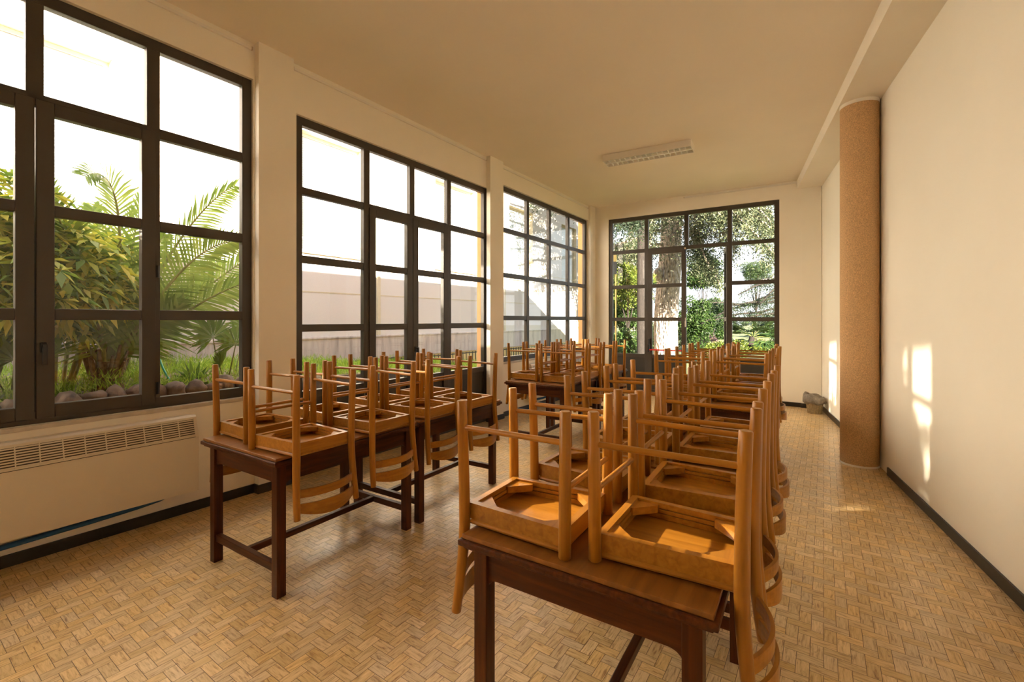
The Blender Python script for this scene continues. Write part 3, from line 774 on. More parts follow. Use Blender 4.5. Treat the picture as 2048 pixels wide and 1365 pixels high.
# ------------------------------------------------------------------ dining table
TZ = 0.765; TL, TWD = 1.067, 0.824
def make_table():
    root = empty('dining_table')                     # x along 0..TL from the near end, y across
    mb = MB(); mb.box(0.011, TL - 0.011, -0.40, 0.40, TZ - 0.016, TZ, 0.003); mb.build('table_top', M_TOP, root)
    mb = MB()
    prof = 0.022
    mb.box(0.0, TL, -TWD / 2, TWD / 2, TZ - 0.016 - prof, TZ - 0.0165, 0.006); mb.box(0.014, TL - 0.014, -TWD / 2 + 0.014, TWD / 2 - 0.014, TZ - 0.016 - prof - 0.012, TZ - 0.016 - prof + 0.002, 0.004)
    mb.build('top_moulding', M_DX, root)
    zt = TZ - 0.05; lx0, lx1, ly = 0.0625, TL - 0.0625, 0.342
    for x in (lx0, lx1):
        for sy in (-1, 1):
            mb = MB(); mb.box(x - 0.026, x + 0.026, sy * ly - 0.026, sy * ly + 0.026, 0.0, zt + 0.001, 0.003); mb.build('leg', M_DZ, root)
    def apron(a, b, fn):
        z0 = zt - 0.098; r_ = 0.042; pl = [(a, zt), (a, z0 - r_)]
        for i in range(7):
            q = i / 6 * math.pi / 2; pl.append((a + r_ - r_ * math.cos(q), z0 - r_ + r_ * math.sin(q)))
        for i in range(7):
            q = (1 - i / 6) * math.pi / 2; pl.append((b - r_ + r_ * math.cos(q), z0 - r_ + r_ * math.sin(q)))
        pl += [(b, z0 - r_), (b, zt)]
        m_ = MB(); m_.prism(pl, fn); return m_
    for y in (-ly, ly): apron(lx0 + 0.02, lx1 - 0.02, lambda u, v, k, y=y: (u, y + (-0.013, 0.013)[k], v)).build('apron', M_DX, root)
    for x in (lx0, lx1): apron(-ly + 0.02, ly - 0.02, lambda u, v, k, x=x: (x + (-0.013, 0.013)[k], u, v)).build('apron', M_DY, root)
    for x in (lx0, lx1):
        mb = MB(); mb.box(x - 0.016, x + 0.016, -ly + 0.02, ly - 0.02, 0.128, 0.172, 0.004); mb.build('end_stretcher', M_DY, root)
    mb = MB(); mb.box(lx0 + 0.01, lx1 - 0.01, -0.017, 0.017, 0.131, 0.169, 0.004); mb.build('long_stretcher', M_DX, root)
    return root
table0 = make_table(); snapshot(table0)

A_ROW = math.atan2(0.843, 0.538)
ex, ey = Vector((math.cos(A_ROW), math.sin(A_ROW), 0)), Vector((-math.sin(A_ROW), math.cos(A_ROW), 0))
ORD = ['first', 'second', 'third', 'fourth']
PAIRS = [  # near centre of the top, chairs on the right (distance along, gap to the edge), chairs on the left; wording
    ((-1.581, 2.6095), [(0.046, 0.105), (0.585, 0.058), (1.10, 0.04), (1.545, 0.085)], [(0.09, 0.036), (0.6186, 0.036), (1.13, 0.036), (1.646, 0.036)], 'front tables beside the heater', 'aisle', 'window'),
    ((0.2575, 5.285), [(0.12, 0.04), (0.57, 0.04), (1.02, 0.05), (1.5, 0.045)], [(0.138, 0.036), (0.583, 0.04), (1.1, 0.036), (1.6, 0.04)], 'rear tables beside the third window', 'aisle', 'window'),
    ((0.1657, 1.346), [(0.10, 0.05), (0.591, 0.04), (1.223, 0.036), (1.76, 0.04)], [(0.05, 0.036), (0.572, 0.04), (1.139, 0.036), (1.664, 0.04)], 'foreground tables', 'column', 'aisle'),
    ((1.692, 3.957), [(0.20, 0.04), (0.67, 0.04), (1.12, 0.085), (1.65, 0.04)], [(0.05, 0.036), (0.52, 0.036), (1.20, 0.036), (1.71, 0.036)], 'rear tables by the garden door', 'column', 'aisle')]
first_c = first_t = True
for pi_, (mid, rs, ls, words, rside, lside) in enumerate(PAIRS):
    base = Vector((*mid, 0))
    for k in range(2):
        o = table0 if first_t else copy_tree(table0); first_t = False
        o.location = base + ex * (-0.011 + k * 1.073); o.rotation_euler = (0, 0, A_ROW)
        where = ['nearer', 'farther'][k]
        tag(o, f'dark varnished wooden table, the {where} of the two {words}', 'table', 'dark wooden tables pushed together in pairs')
    for side, lst in ((-1, rs), (1, ls)):
        for i, (s, c) in enumerate(lst):
            o = chair0 if first_c else copy_tree(chair0); first_c = False
            o.location = base + ex * (s + 0.176) + ey * side * (0.40 + c) + Vector((0, 0, TZ))
            j = R(random.uniform(-1.2, 1.2))
            o.rotation_euler = (0, 0, A_ROW + (0 if side < 0 else math.pi) + j)
            sw = rside if side < 0 else lside
            tag(o, f'upturned honey-brown chair, {ORD[i]} from near end, {sw} side, {words}', 'chair', 'upturned chairs on the tables')

# ------------------------------------------------------------------ waste bin in the far corner
bc = Vector((4.855, 7.30, 0))
root = empty('waste_bin', bc); tag(root, 'small slatted waste bin with a crumpled grey bag in the far right corner', 'waste bin')
mb = MB(); mb.tube([(0, 0, 0), (0, 0, 0.21)], [0.093, 0.118], 28)
for k in range(28):
    a = 2 * math.pi * k / 28
    mb.tube([(0.094 * math.cos(a), 0.094 * math.sin(a), 0.002), (0.119 * math.cos(a), 0.119 * math.sin(a), 0.21)], 0.006, 6)
mb.build('basket', M_BIN, root)
mb = MB(); n = 40; vs = []; fs = []
prof = [(0.124, 0.158), (0.142, 0.160), (0.156, 0.19), (0.156, 0.23), (0.145, 0.272), (0.128, 0.298), (0.112, 0.285), (0.10, 0.23), (0.08, 0.19)]
for r_, z in prof:
    for k in range(n):
        a = 2 * math.pi * k / n
        w = 1 + 0.05 * math.sin(5 * a + z * 30) + 0.035 * math.sin(11 * a - z * 50) + 0.02 * math.sin(17 * a)
        zz = z + 0.012 * math.sin(4 * a + r_ * 40) + (0.03 * math.cos(a - 2.6) if z > 0.2 else 0)
        vs.append((r_ * w * math.cos(a), r_ * w * math.sin(a), zz))
for i in range(len(prof) - 1):
    for k in range(n): fs.append((i * n + k, i * n + (k + 1) % n, (i + 1) * n + (k + 1) % n, (i + 1) * n + k))
mb.add(vs, fs, True); mb.build('bin_bag', M_BAG, root)

# ================================================================== outside
def at(px, py, d):
    """the point on the vertical plane d metres left of the camera, parallel to the window wall"""
    rx = (px - CX) / FPX; Y = d * NL_ / (RL - rx)
    return Vector((rx * Y, Y, EYE - (py - HY) / FPX * Y))
def far(px, py, Y):
    return Vector(((px - CX) / FPX * Y, Y, EYE - (py - HY) / FPX * Y))

# ---- house across the garden
root = empty('neighbour_house', O_FAC, A_LEFT); tag(root, 'pale plastered house across the garden with shuttered windows and stone plinth', 'house')
FS = [(-4.03, -2.68), (-0.63, 0.72), (2.77, 4.12), (6.17, 7.52), (10.25, 11.60), (13.77, 15.35), (17.0, 18.38), (20.4, 21.6)]
ZW0, ZW1 = 2.80, 5.05
mb = MB(); wall_open(mb, -8, 25, 1.16, 9.0, 0.0, 0.25, [(a, b, ZW0, ZW1) for a, b in FS]); mb.box(-8, 25, 0.25, 5.0, 0.0, 9.0); mb.build('wall', M_FAC, root)
mb = MB(); mb.box(-8, 25, -0.035, 0.05, 0.66, 1.13); mb.box(-8, 25, -0.055, 0.05, 1.13, 1.165, 0.006)
mb.build('plinth', M_TRAV, root)
mb = MB(); mb.box(-8, 12.6, 0.0, 0.2, -0.2, 0.66); mb.build('basement', M_DGREY, root)
mb = MB(); mb.box(12.6, 25, 0.0, 0.2, -0.2, 0.66); mb.build('basement', M_YELLOW, root)
for z in (2.02, 2.45, 3.02):
    mb = MB(); mb.box(-8, 25, -0.006, 0.0, z, z + 0.022); mb.build('string_course', M_SURR, root)
mb = MB(); mb.box(11.95, 12.03, -0.05, -0.005, 1.17, 9.0); mb.box(16.7, 16.76, -0.05, -0.005, 1.17, 9.0); mb.build('downpipe', M_SURR, root)
for a, b in FS:
    m_ = MB(); bars(m_, a, b, ZW0, ZW1, 0.16, 0.24, 0.06, 0); wf = m_.build('window', M_WHITE, root)
    m_ = MB(); m_.box(a + 0.05, b - 0.05, 0.19, 0.21, ZW0 + 0.05, ZW1 - 0.05)
    z = ZW0 + 0.08
    while z < ZW1 - 0.1:
        m_.box(a + 0.06, b - 0.06, 0.175, 0.19, z, z + 0.032); z += 0.045
    m_.build('shutter', M_SHUT, wf)
    m_ = MB(); m_.box(a, b, 0.0, 0.16, ZW1 - 0.004, ZW1); m_.box(b - 0.004, b, 0.0, 0.16, ZW0, ZW1); m_.box(a, a + 0.004, 0.0, 0.16, ZW0, ZW1); m_.build('reveal', M_SURR, wf)
    m_ = MB(); m_.box(a - 0.06, b + 0.06, -0.05, 0.16, ZW0 - 0.05, ZW0 + 0.012, 0.006); m_.build('sill', M_SURR, wf)
# ---- iron railing at the foot of the house
root = empty('iron_railing', wallpt(O_FAC, A_LEFT, 8.0, -0.28, 0), A_LEFT); tag(root, 'low black iron railing along the foot of the house opposite', 'railing')
mb = MB()
mb.box(0, 16, -0.012, 0.012, 0.62, 0.645); mb.box(0, 16, -0.012, 0.012, 0.20, 0.225)
mb.build('rail', M_BLACK, root)
mb = MB()
for i in range(124): mb.box(i * 0.13 - 0.008, i * 0.13 + 0.008, -0.008, 0.008, -0.05, 0.66)
o = mb.build('bars', M_BLACK, root); o['kind'] = 'stuff'

# ---- garden ground: raised bed behind a dry stone edge, falling away past the doors
def bed_z(s, dd):
    base = 0.86 if s < 5.5 else max(0.0, 0.86 - (s - 5.5) * 0.085)
    e_ = min(1, max(0, (dd - 0.55) / 0.25))
    return base * e_ + 0.05 * math.sin(s * 2.1) * math.sin(dd * 2.7) * e_ + (1 - e_) * -0.05
mb = MB(); ns, nd = 90, 26; vs = []; fs = []
for i in range(ns + 1):
    for j in range(nd + 1):
        s = -6 + i * 27 / ns; dd = 0.23 + j * (3.69 / nd)
        p = wallpt(O_LEFT, A_LEFT, s, dd, 0); vs.append((p.x, p.y, bed_z(s, dd)))
for i in range(ns):
    for j in range(nd): fs.append((i * (nd + 1) + j, (i + 1) * (nd + 1) + j, (i + 1) * (nd + 1) + j + 1, i * (nd + 1) + j + 1))
mb.add(vs, fs, True)
tag(mb.build('garden_bed', M_SOIL), 'raised planting bed between the window wall and the house', 'garden bed', kind='structure')
mb = MB(); mb.box(-80, 120, -60, 140, -0.5, -0.13)
o = mb.build('lawn', M_LAWN); tag(o, 'rough green lawn beyond the garden door', 'lawn', kind='structure')
mb = MB(); mb.box(-1500, 2500, 160, 3500, -41, -40)
tag(mb.build('sea', M_SEA), 'pale blue sea on the horizon behind the garden', 'sea', kind='structure')

# dry stone edge
def stone(mb, c, r):
    bm = bmesh.new(); bmesh.ops.create_icosphere(bm, subdivisions=2, radius=1)
    ph = [random.uniform(0, 6) for _ in range(6)]
    for v in bm.verts:
        q = v.co.copy(); k = 1 + 0.16 * math.sin(3 * q.x + ph[0]) + 0.14 * math.sin(4 * q.y + ph[1]) + 0.12 * math.sin(5 * q.z + ph[2])
        v.co = Vector(c) + Vector((q.x * r[0], q.y * r[1], q.z * r[2])) * k
    bm.verts.index_update()
    mb.add([v.co[:] for v in bm.verts], [tuple(w.index for w in f.verts) for f in bm.faces], True); bm.free()
mb = MB()
for row, z in enumerate((0.28, 0.44, 0.60, 0.74, 0.86)):
    s = 0.8 + 0.1 * (row % 2)
    while s < 5.3:
        w = random.uniform(0.10, 0.19)
        stone(mb, (s + w / 2, 0.62 + 0.025 * row + random.uniform(-0.02, 0.02), z + random.uniform(-0.015, 0.015)), (w * 0.58, 0.10, random.uniform(0.065, 0.085)))
        s += w
tag(place(mb.build('stone_edging', M_STONE), O_LEFT, A_LEFT), 'rough dry stone edging of the raised garden bed under the palm window', 'stone edging')

# ---- leaves
def cards(centers, length, width, rng, up=0.0, jit=0.4, direction=None, bend=0.0):
    """four-cornered leaves: base, side, tip, side"""
    n = len(centers)
    d = rng.normal(size=(n, 3)); d[:, 2] += up
    if direction is not None: d = d * jit + direction
    d /= np.linalg.norm(d, axis=1, keepdims=True) + 1e-9
    q = rng.normal(size=(n, 3)); w = np.cross(d, q); w /= np.linalg.norm(w, axis=1, keepdims=True) + 1e-9
    L = (length * rng.uniform(0.6, 1.25, n))[:, None]; Wd = (width * rng.uniform(0.7, 1.2, n))[:, None]
    nrm = np.cross(d, w)
    base = centers; tip = centers + d * L
    m = centers + d * L * 0.45 + nrm * L * bend
    V = np.stack([base, m + w * Wd * 0.5, tip, m - w * Wd * 0.5], 1)
    return V.reshape(-1, 3), np.arange(4 * n).reshape(n, 4)

def blob_points(blobs, n, rng, shell=0.55):
    vol = np.array([b[3] * b[4] * b[5] for b in blobs]) ** 0.67; vol /= vol.sum()
    idx = rng.choice(len(blobs), n, p=vol)
    B = np.array(blobs)[idx]
    d = rng.normal(size=(n, 3)); d /= np.linalg.norm(d, axis=1, keepdims=True)
    r = rng.uniform(shell, 1.0, n)[:, None] ** 0.7
    return B[:, :3] + d * r * B[:, 3:6], d

def crown_blobs(c, rad, k, sub, rng):
    out = []
    for _ in range(k):
        d = rng.normal(size=3); d /= np.linalg.norm(d); r = rng.uniform(0.35, 0.85)
        p = np.array(c) + d * r * np.array(rad); s = sub * rng.uniform(0.7, 1.3)
        out.append((*p, s, s, s * 0.75))
    return out

def shrub(name, c, rad, n, leaf, wd, mat, label, cat, k=26, sub=0.4, trunk=None, seed=1, group=None, bark=None):
    rng = np.random.default_rng(seed)
    g = Vector((c[0], c[1], trunk if trunk is not None else 0.0))
    root = empty(name, g); tag(root, label, cat, group)
    pts, d = blob_points(crown_blobs((0, 0, c[2] - g.z), rad, k, sub, rng), n, rng)
    V, F = cards(pts, leaf, wd, rng, jit=0.8, direction=d * 0.7, bend=0.06)
    np_obj('foliage', V, F, mat, root)
    mb = MB(); h = c[2] - g.z
    rr = max(0.03, 0.05 * rad[0])
    mb.tube([(0, 0, -0.15), (0.03, 0.02, h * 0.5), (0.0, 0.05, h)], [rr, rr * 0.8, rr * 0.3], 9)
    for q in range(6):
        a = q * 1.05 + 0.3; mb.tube([(0.02, 0.02, h * 0.45), (math.cos(a) * rad[0] * 0.35, math.sin(a) * rad[1] * 0.35, h * 0.85), (math.cos(a) * rad[0] * 0.6, math.sin(a) * rad[1] * 0.6, h + rad[2] * 0.4)], [rr * 0.6, rr * 0.35, rr * 0.12], 7)
    mb.build('trunk', bark or M_BARKD, root)
    return root

# umbrella shrub with yellow-splashed whorls
def umbrella_shrub(name, c, rad, n, seed, label):
    rng = np.random.default_rng(seed); g = Vector((c.x, c.y, 0.80)); root = empty(name, g); tag(root, label, 'shrub', 'variegated shrubs outside the palm window')
    bl = crown_blobs((0, 0, c.z - g.z), rad, 22, 0.34, rng)
    pts, d = blob_points(bl, n, rng, 0.5)
    C = []; D = []; 
    for p, q in zip(pts, d):
        ax = Vector(q * 0.6 + np.array([0, 0, 0.55]) + rng.normal(size=3) * 0.25).normalized()
        u = ax.orthogonal().normalized(); w = ax.cross(u); m = 7; ph = rng.uniform(0, 6)
        for k in range(m):
            a = ph + 2 * math.pi * k / m
            C.append(p); D.append(list(u * math.cos(a) + w * math.sin(a) + ax * 0.12))
    C = np.array(C); D = np.array(D)
    n_ = len(C); D /= np.linalg.norm(D, axis=1, keepdims=True)
    Z = np.tile(np.array([0, 0, 1.0]), (n_, 1)); W = np.cross(D, Z); W /= np.linalg.norm(W, axis=1, keepdims=True) + 1e-6
    L = rng.uniform(0.10, 0.165, n_)[:, None]; B = C + D * 0.012; T = C + D * (L + 0.012); T[:, 2] -= L[:, 0] * 0.28
    Mv = C + D * L * 0.6; Wd = L * 0.36
    V = np.stack([B, Mv + W * Wd * 0.5, T, Mv - W * Wd * 0.5], 1).reshape(-1, 3)
    np_obj('foliage', V, np.arange(4 * n_).reshape(n_, 4), L_SCHEF, root)
    mb = MB(); h = c.z - g.z
    for q in range(7):
        a = q * 0.9; r0 = 0.08
        mb.tube([(r0 * math.cos(a), r0 * math.sin(a), 0), (rad[0] * 0.3 * math.cos(a), rad[1] * 0.3 * math.sin(a), h * 0.6), (rad[0] * 0.6 * math.cos(a), rad[1] * 0.6 * math.sin(a), h + 0.3)], [0.02, 0.015, 0.008], 7)
    mb.build('stem', M_STEM, root)
c = at(110, 545, 5.75); umbrella_shrub('umbrella_shrub', c, (1.0, 0.75, 0.95), 1200, 3, 'yellow-green variegated shrub filling the casement behind the date palm')
c = at(-60, 540, 5.5); umbrella_shrub('umbrella_shrub', c, (0.9, 0.7, 0.95), 800, 4, 'yellow-green variegated shrub at the left edge of the palm window')
c = at(235, 560, 7.1); umbrella_shrub('umbrella_shrub', c, (0.6, 0.6, 0.8), 380, 5, 'yellow-green variegated shrub against the house behind the palm fronds')

# feather palm frond
def frond(root, p0, p1, p2, p3, nl, l0, droop=0.25, seed=0, mat=None, stemfrac=0.15):
    rng = np.random.default_rng(seed)
    P = [np.array(p) for p in (p0, p1, p2, p3)]
    bz = lambda t: (1 - t) ** 3 * P[0] + 3 * t * (1 - t) ** 2 * P[1] + 3 * t * t * (1 - t) * P[2] + t ** 3 * P[3]
    bd = lambda t: 3 * (1 - t) ** 2 * (P[1] - P[0]) + 6 * t * (1 - t) * (P[2] - P[1]) + 3 * t * t * (P[3] - P[2])
    mb = MB(); ts = np.linspace(0, 1, 18)
    mb.tube([bz(t) for t in ts], [0.020 * (1 - t) ** 1.1 + 0.003 for t in ts], 7)
    r_ = mb.build('rachis', M_STEM, root)
    V = []; F = []
    pn = np.array(nW) + rng.normal(size=3) * 0.3 + np.array([0, 0, 0.25]); pn /= np.linalg.norm(pn)
    for i in range(nl):
        t = stemfrac + (1 - stemfrac) * i / (nl - 1); c = bz(t); T = bd(t); T /= np.linalg.norm(T)
        side = np.cross(T, pn); side /= np.linalg.norm(side) + 1e-6; upv = np.cross(side, T)
        q = (t - stemfrac) / (1 - stemfrac)
        L = l0 * (0.35 + 0.65 * math.sin(math.pi * min(1, 0.18 + 0.82 * q) ** 0.8)) * rng.uniform(0.88, 1.1)
        for sg in (-1, 1):
            fw = 0.55 + 0.55 * q + rng.normal() * 0.06
            d = side * sg + T * fw + upv * (0.28 + rng.normal() * 0.12); d /= np.linalg.norm(d)
            wv = np.cross(d, upv); wv /= np.linalg.norm(wv) + 1e-6; w = 0.0125
            m = c + d * L * 0.5; e_ = c + d * L - np.array([0, 0, 1]) * L * droop * rng.uniform(0.4, 1.2); m = m - np.array([0, 0, 1]) * L * droop * 0.12
            o = len(V)
            V += [c - wv * w * 0.6, c + wv * w * 0.6, m + wv * w, m - wv * w, e_ + wv * 0.0012, e_ - wv * 0.0012]
            F += [(o, o + 1, o + 2, o + 3), (o + 3, o + 2, o + 4, o + 5)]
    f_ = np_obj('frond', np.array(V), np.array(F), mat or L_DATE, root)
    r_.parent = f_
    return f_
PB = at(212, 770, 5.55)
root = empty('date_palm', PB); tag(root, 'large date palm with arching feathery fronds outside the palm window', 'palm')
mb = MB(); mb.tube([(0, 0, -0.2), (0.02, 0, 0.05), (0.03, 0.0, 0.22)], [0.11, 0.13, 0.07], 12)
for k in range(16):
    a = k * 2.4; mb.tube([(0.08 * math.cos(a), 0.08 * math.sin(a), 0.0), (0.17 * math.cos(a), 0.17 * math.sin(a), 0.22 + 0.012 * k)], [0.03, 0.012], 6)
mb.build('trunk', M_BARKP, root)
FR = [  # where each frond goes: middle and tip as seen through the window, with their own distances
    ((262, 470, 5.7), (238, 318, 5.6), (172, 352, 5.4)), ((300, 560, 5.5), (390, 410, 5.45), (468, 372, 5.4)), ((300, 620, 5.3), (380, 480, 5.2), (478, 482, 5.1)),
    ((320, 640, 5.7), (430, 560, 5.6), (520, 500, 5.5)), ((330, 650, 5.3), (420, 580, 5.2), (515, 560, 5.1)), ((200, 620, 5.3), (140, 480, 5.2), (88, 375, 5.1)),
    ((220, 600, 6.2), (190, 470, 6.3), (186, 415, 6.4)), ((250, 600, 5.9), (265, 470, 6.0), (285, 400, 6.1)), ((160, 650, 5.4), (70, 600, 5.2), (10, 640, 5.1)),
    ((290, 650, 6.0), (370, 560, 6.2), (440, 520, 6.4)),
    ((235, 640, 5.6), (290, 520, 5.8), (330, 470, 5.9)), ((280, 660, 5.4), (320, 610, 5.3), (360, 620, 5.2))]
for i, (a, b, c_) in enumerate(FR):
    q = [at(*a) - PB, at(*b) - PB, at(*c_) - PB]
    frond(root, (0, 0, 0.10), q[0], q[1], q[2], 46, 0.37, 0.2, 20 + i)

# fan palms
def fan(mb_s, V, F, base, hub, nrm, size, rng, nb=22, span=4.6):
    ax = (Vector(hub) - Vector(base)).normalized(); n = Vector(nrm).normalized(); n = (n - ax * n.dot(ax)).normalized(); w = ax.cross(n)
    mb_s.tube([base, (Vector(base) * 0.45 + Vector(hub) * 0.55) + Vector((0, 0, 0.02)), hub], [0.008, 0.006, 0.005], 6)
    for k in range(nb):
        a = -span / 2 + span * k / (nb - 1); d = ax * math.cos(a) + w * math.sin(a); L = size * (1 - 0.12 * abs(a)) * rng.uniform(0.92, 1.06)
        sd = d.cross(n); fold = n * 0.012 * (1 if k % 2 else -1)
        h = Vector(hub); m = h + d * L * 0.58; t = h + d * L - Vector((0, 0, 1)) * L * 0.10 * rng.uniform(0, 1.6)
        ww = L * 0.58 * span / nb * 0.52
        o = len(V); V += [h + fold * 0.2, m + sd * ww + fold, m - sd * ww - fold, t]; F += [(o, o + 1, o + 3, o + 2)]
def fan_palm(base, leaves, label, seed, nb=22):
    rng = np.random.default_rng(seed); root = empty('fan_palm', base); tag(root, label, 'palm', 'fan palms outside the palm window')
    for (hub, nrm, size, span) in leaves:
        mb = MB(); V = []; F = []
        fan(mb, V, F, (rng.normal() * 0.03, rng.normal() * 0.03, 0), hub - base, nrm, size, rng, nb, span)
        st = mb.build('leaf_stalk', M_STEM, root); np_obj('leaf_blade', np.array([tuple(v) for v in V]), np.array(F), L_FAN, st)
toroom = (nW.x, nW.y, 0.15)
b = at(455, 800, 5.2)
fan_palm(b, [(at(426, 676, 5.1), toroom, 0.30, 4.4), (at(472, 688, 4.95), (nW.x + 0.2, nW.y, 0.1), 0.29, 4.4), (at(508, 690, 5.3), toroom, 0.30, 4.2),
             (at(440, 735, 5.0), (0.9, -0.3, 0.6), 0.22, 2.2), (at(492, 655, 5.5), toroom, 0.32, 4.4), (at(535, 700, 5.5), toroom, 0.30, 4.4)], 'tall fan palm with round pleated leaves at the right of the palm window', 5)
b = at(384, 792, 5.45)
fan_palm(b, [(at(388, 772, 5.45), toroom, 0.30, 2.6), (at(392, 782, 5.3), (nW.x, nW.y, 0.6), 0.24, 3.0), (at(375, 785, 5.5), toroom, 0.22, 2.4)], 'small spiky fan palm low in the bed before the stone plinth', 6, nb=16)
b = at(10, 780, 5.5)
fan_palm(b, [(at(-15, 690, 5.4), toroom, 0.34, 4.4), (at(30, 720, 5.3), toroom, 0.30, 4.2), (at(-50, 720, 5.3), toroom, 0.34, 4.2)], 'fan palm half hidden at the left edge of the palm window', 8)
# agave-like blades
root_b = at(352, 790, 5.4)
mb_v = []; mb_f = []; rng = np.random.default_rng(3)
for k in range(16):
    a = rng.uniform(0, 6.28); L = rng.uniform(0.14, 0.26); d = np.array([0.35 * math.cos(a), 0.35 * math.sin(a), 1.0]); d /= np.linalg.norm(d); w = np.array([-math.sin(a), math.cos(a), 0]) * 0.011
    p = rng.normal(size=3) * np.array([0.12, 0.08, 0]); o = len(mb_v); mb_v += [p - w, p + w, p + d * L * 0.6 + w, p + d * L * 0.6 - w, p + d * L]; mb_f += [(o, o + 1, o + 2, o + 3), (o + 3, o + 2, o + 4, o + 4)]
o = MB(); o.v = [tuple(v) for v in mb_v]; 
for q in mb_f: o.f.append(tuple(dict.fromkeys(q))); o.s.append(False); o.m.append(0)
o = o.build('sword_plant', L_FAN); o.location = root_b; tag(o, 'stiff sword-leaved plant beside the small fan palm', 'plant')

# grass and low cover on the bed
def bed_cover(name, s0, s1, d0, d1, n, ln, wd, mat, label, cat, seed, lift=0.0):
    rng = np.random.default_rng(seed); s = rng.uniform(s0, s1, n); dd = rng.uniform(d0, d1, n)
    P = np.array([list(wallpt(O_LEFT, A_LEFT, a, b_, bed_z(a, b_) - 0.02)) for a, b_ in zip(s, dd)])
    mound = 0.10 * (np.sin(s * 5.0) * np.sin(dd * 6 + 1) + 0.6) * (rng.random(n)) + lift * rng.random(n); P[:, 2] += np.clip(mound, 0, None)
    V, F = cards(P, ln, wd, rng, jit=0.45, direction=np.tile(np.array([0, 0, 0.75]), (n, 1)), bend=0.05)
    tag(np_obj(name, V, F, mat), label, cat, kind='stuff')
bed_cover('grass', 2.6, 14.0, 0.80, 3.6, 34000, 0.085, 0.010, L_GRASS, 'bright green grass and ferns growing over the raised bed', 'grass', 9, 0.06)
bed_cover('ivy', 1.2, 5.0, 0.56, 0.80, 900, 0.06, 0.05, L_GREEN, 'ivy trailing over the stone edging', 'ivy', 10, 0.02)

# hose
pts = [at(316, 706, 5.6), at(325, 735, 5.5), at(340, 762, 5.4), at(356, 780, 5.35), at(380, 794, 5.3), at(398, 792, 5.28), at(410, 786, 5.26), at(414, 780, 5.25)]
mb = MB(); fine = []
for i in range(len(pts) - 1):
    p0, p1, p2, p3 = pts[max(i - 1, 0)], pts[i], pts[i + 1], pts[min(i + 2, len(pts) - 1)]
    for k in range(5):
        t = k / 5; fine.append(0.5 * ((2 * p1) + (p2 - p0) * t + (2 * p0 - 5 * p1 + 4 * p2 - p3) * t * t + (3 * p1 - p0 - 3 * p2 + p3) * t ** 3))
fine.append(pts[-1])
O_h = fine[0].copy(); mb.tube([p - O_h for p in fine], 0.010, 8)
o = mb.build('garden_hose', M_HOSE); o.location = O_h; tag(o, 'green garden hose curling down through the planting', 'hose')

# ---- park beyond the end wall
rng = np.random.default_rng(42)
def bough(P, n, rng, width=0.5, thick=0.18, droop=0.35, t0=0.12):
    """needle sprays along one branch, a flat pad with hanging tips; P: polyline"""
    P = [np.array(p, float) for p in P]; t = rng.uniform(t0, 1.0, n) * (len(P) - 1); i = np.minimum(t.astype(int), len(P) - 2); f = (t - i)[:, None]
    A = np.array(P)[i]; B = np.array(P)[i + 1]; c = A * (1 - f) + B * f; d = B - A; d /= np.linalg.norm(d, axis=1, keepdims=True)
    side = np.cross(d, [0, 0, 1.0]); side /= np.linalg.norm(side, axis=1, keepdims=True) + 1e-6
    w = np.sin(np.pi * np.clip(t / (len(P) - 1), 0.05, 0.97)) ** 0.5 * width
    u = rng.normal(size=n) * 0.55; c = c + side * (u * w)[:, None]
    c[:, 2] += rng.normal(size=n) * thick * 0.5 - np.abs(u) * w * droop - (rng.random(n) ** 4) * thick * 3
    return c
def needle_tree(name, label, trunk_pts, trunk_r, boughs, mat, seed, n_per=1500, leaf=0.10, wd=0.03, width=0.7, thick=0.2, group=None, bark=None, t0=0.12):
    rng = np.random.default_rng(seed); g = Vector(trunk_pts[0]); root = empty(name, g); tag(root, label, 'tree', group)
    L = lambda p: Vector(p) - g
    mb = MB(); mb.tube([L(p) for p in trunk_pts], trunk_r, 28); mb.build('trunk', bark or M_BARK, root)
    for k, bp in enumerate(boughs):
        q = [np.array(L(p)) for p in bp]
        br = MB(); br.tube(q, [0.055 * (1 - i / len(q)) + 0.012 for i in range(len(q))], 7); b_ = br.build('bough', bark or M_BARK, root)
        c = bough(q, n_per, rng, width, thick, t0=t0)
        V, F = cards(c, leaf, wd, rng, jit=0.8, direction=np.tile(np.array([0, 0, -0.25]), (len(c), 1)), bend=0.03)
        np_obj('needles', V, F, mat, b_)
    return root
TY = 18.0
tp = [far(1331, 735, TY), far(1332, 700, TY), far(1331, 650, TY), far(1334, 600, TY), far(1339, 540, TY), far(1342, 480, TY), far(1343, 420, TY), far(1344, 340, TY), far(1344, 200, TY)]
tr = [0.53, 0.46, 0.455, 0.45, 0.44, 0.40, 0.38, 0.34, 0.28]
BO = []
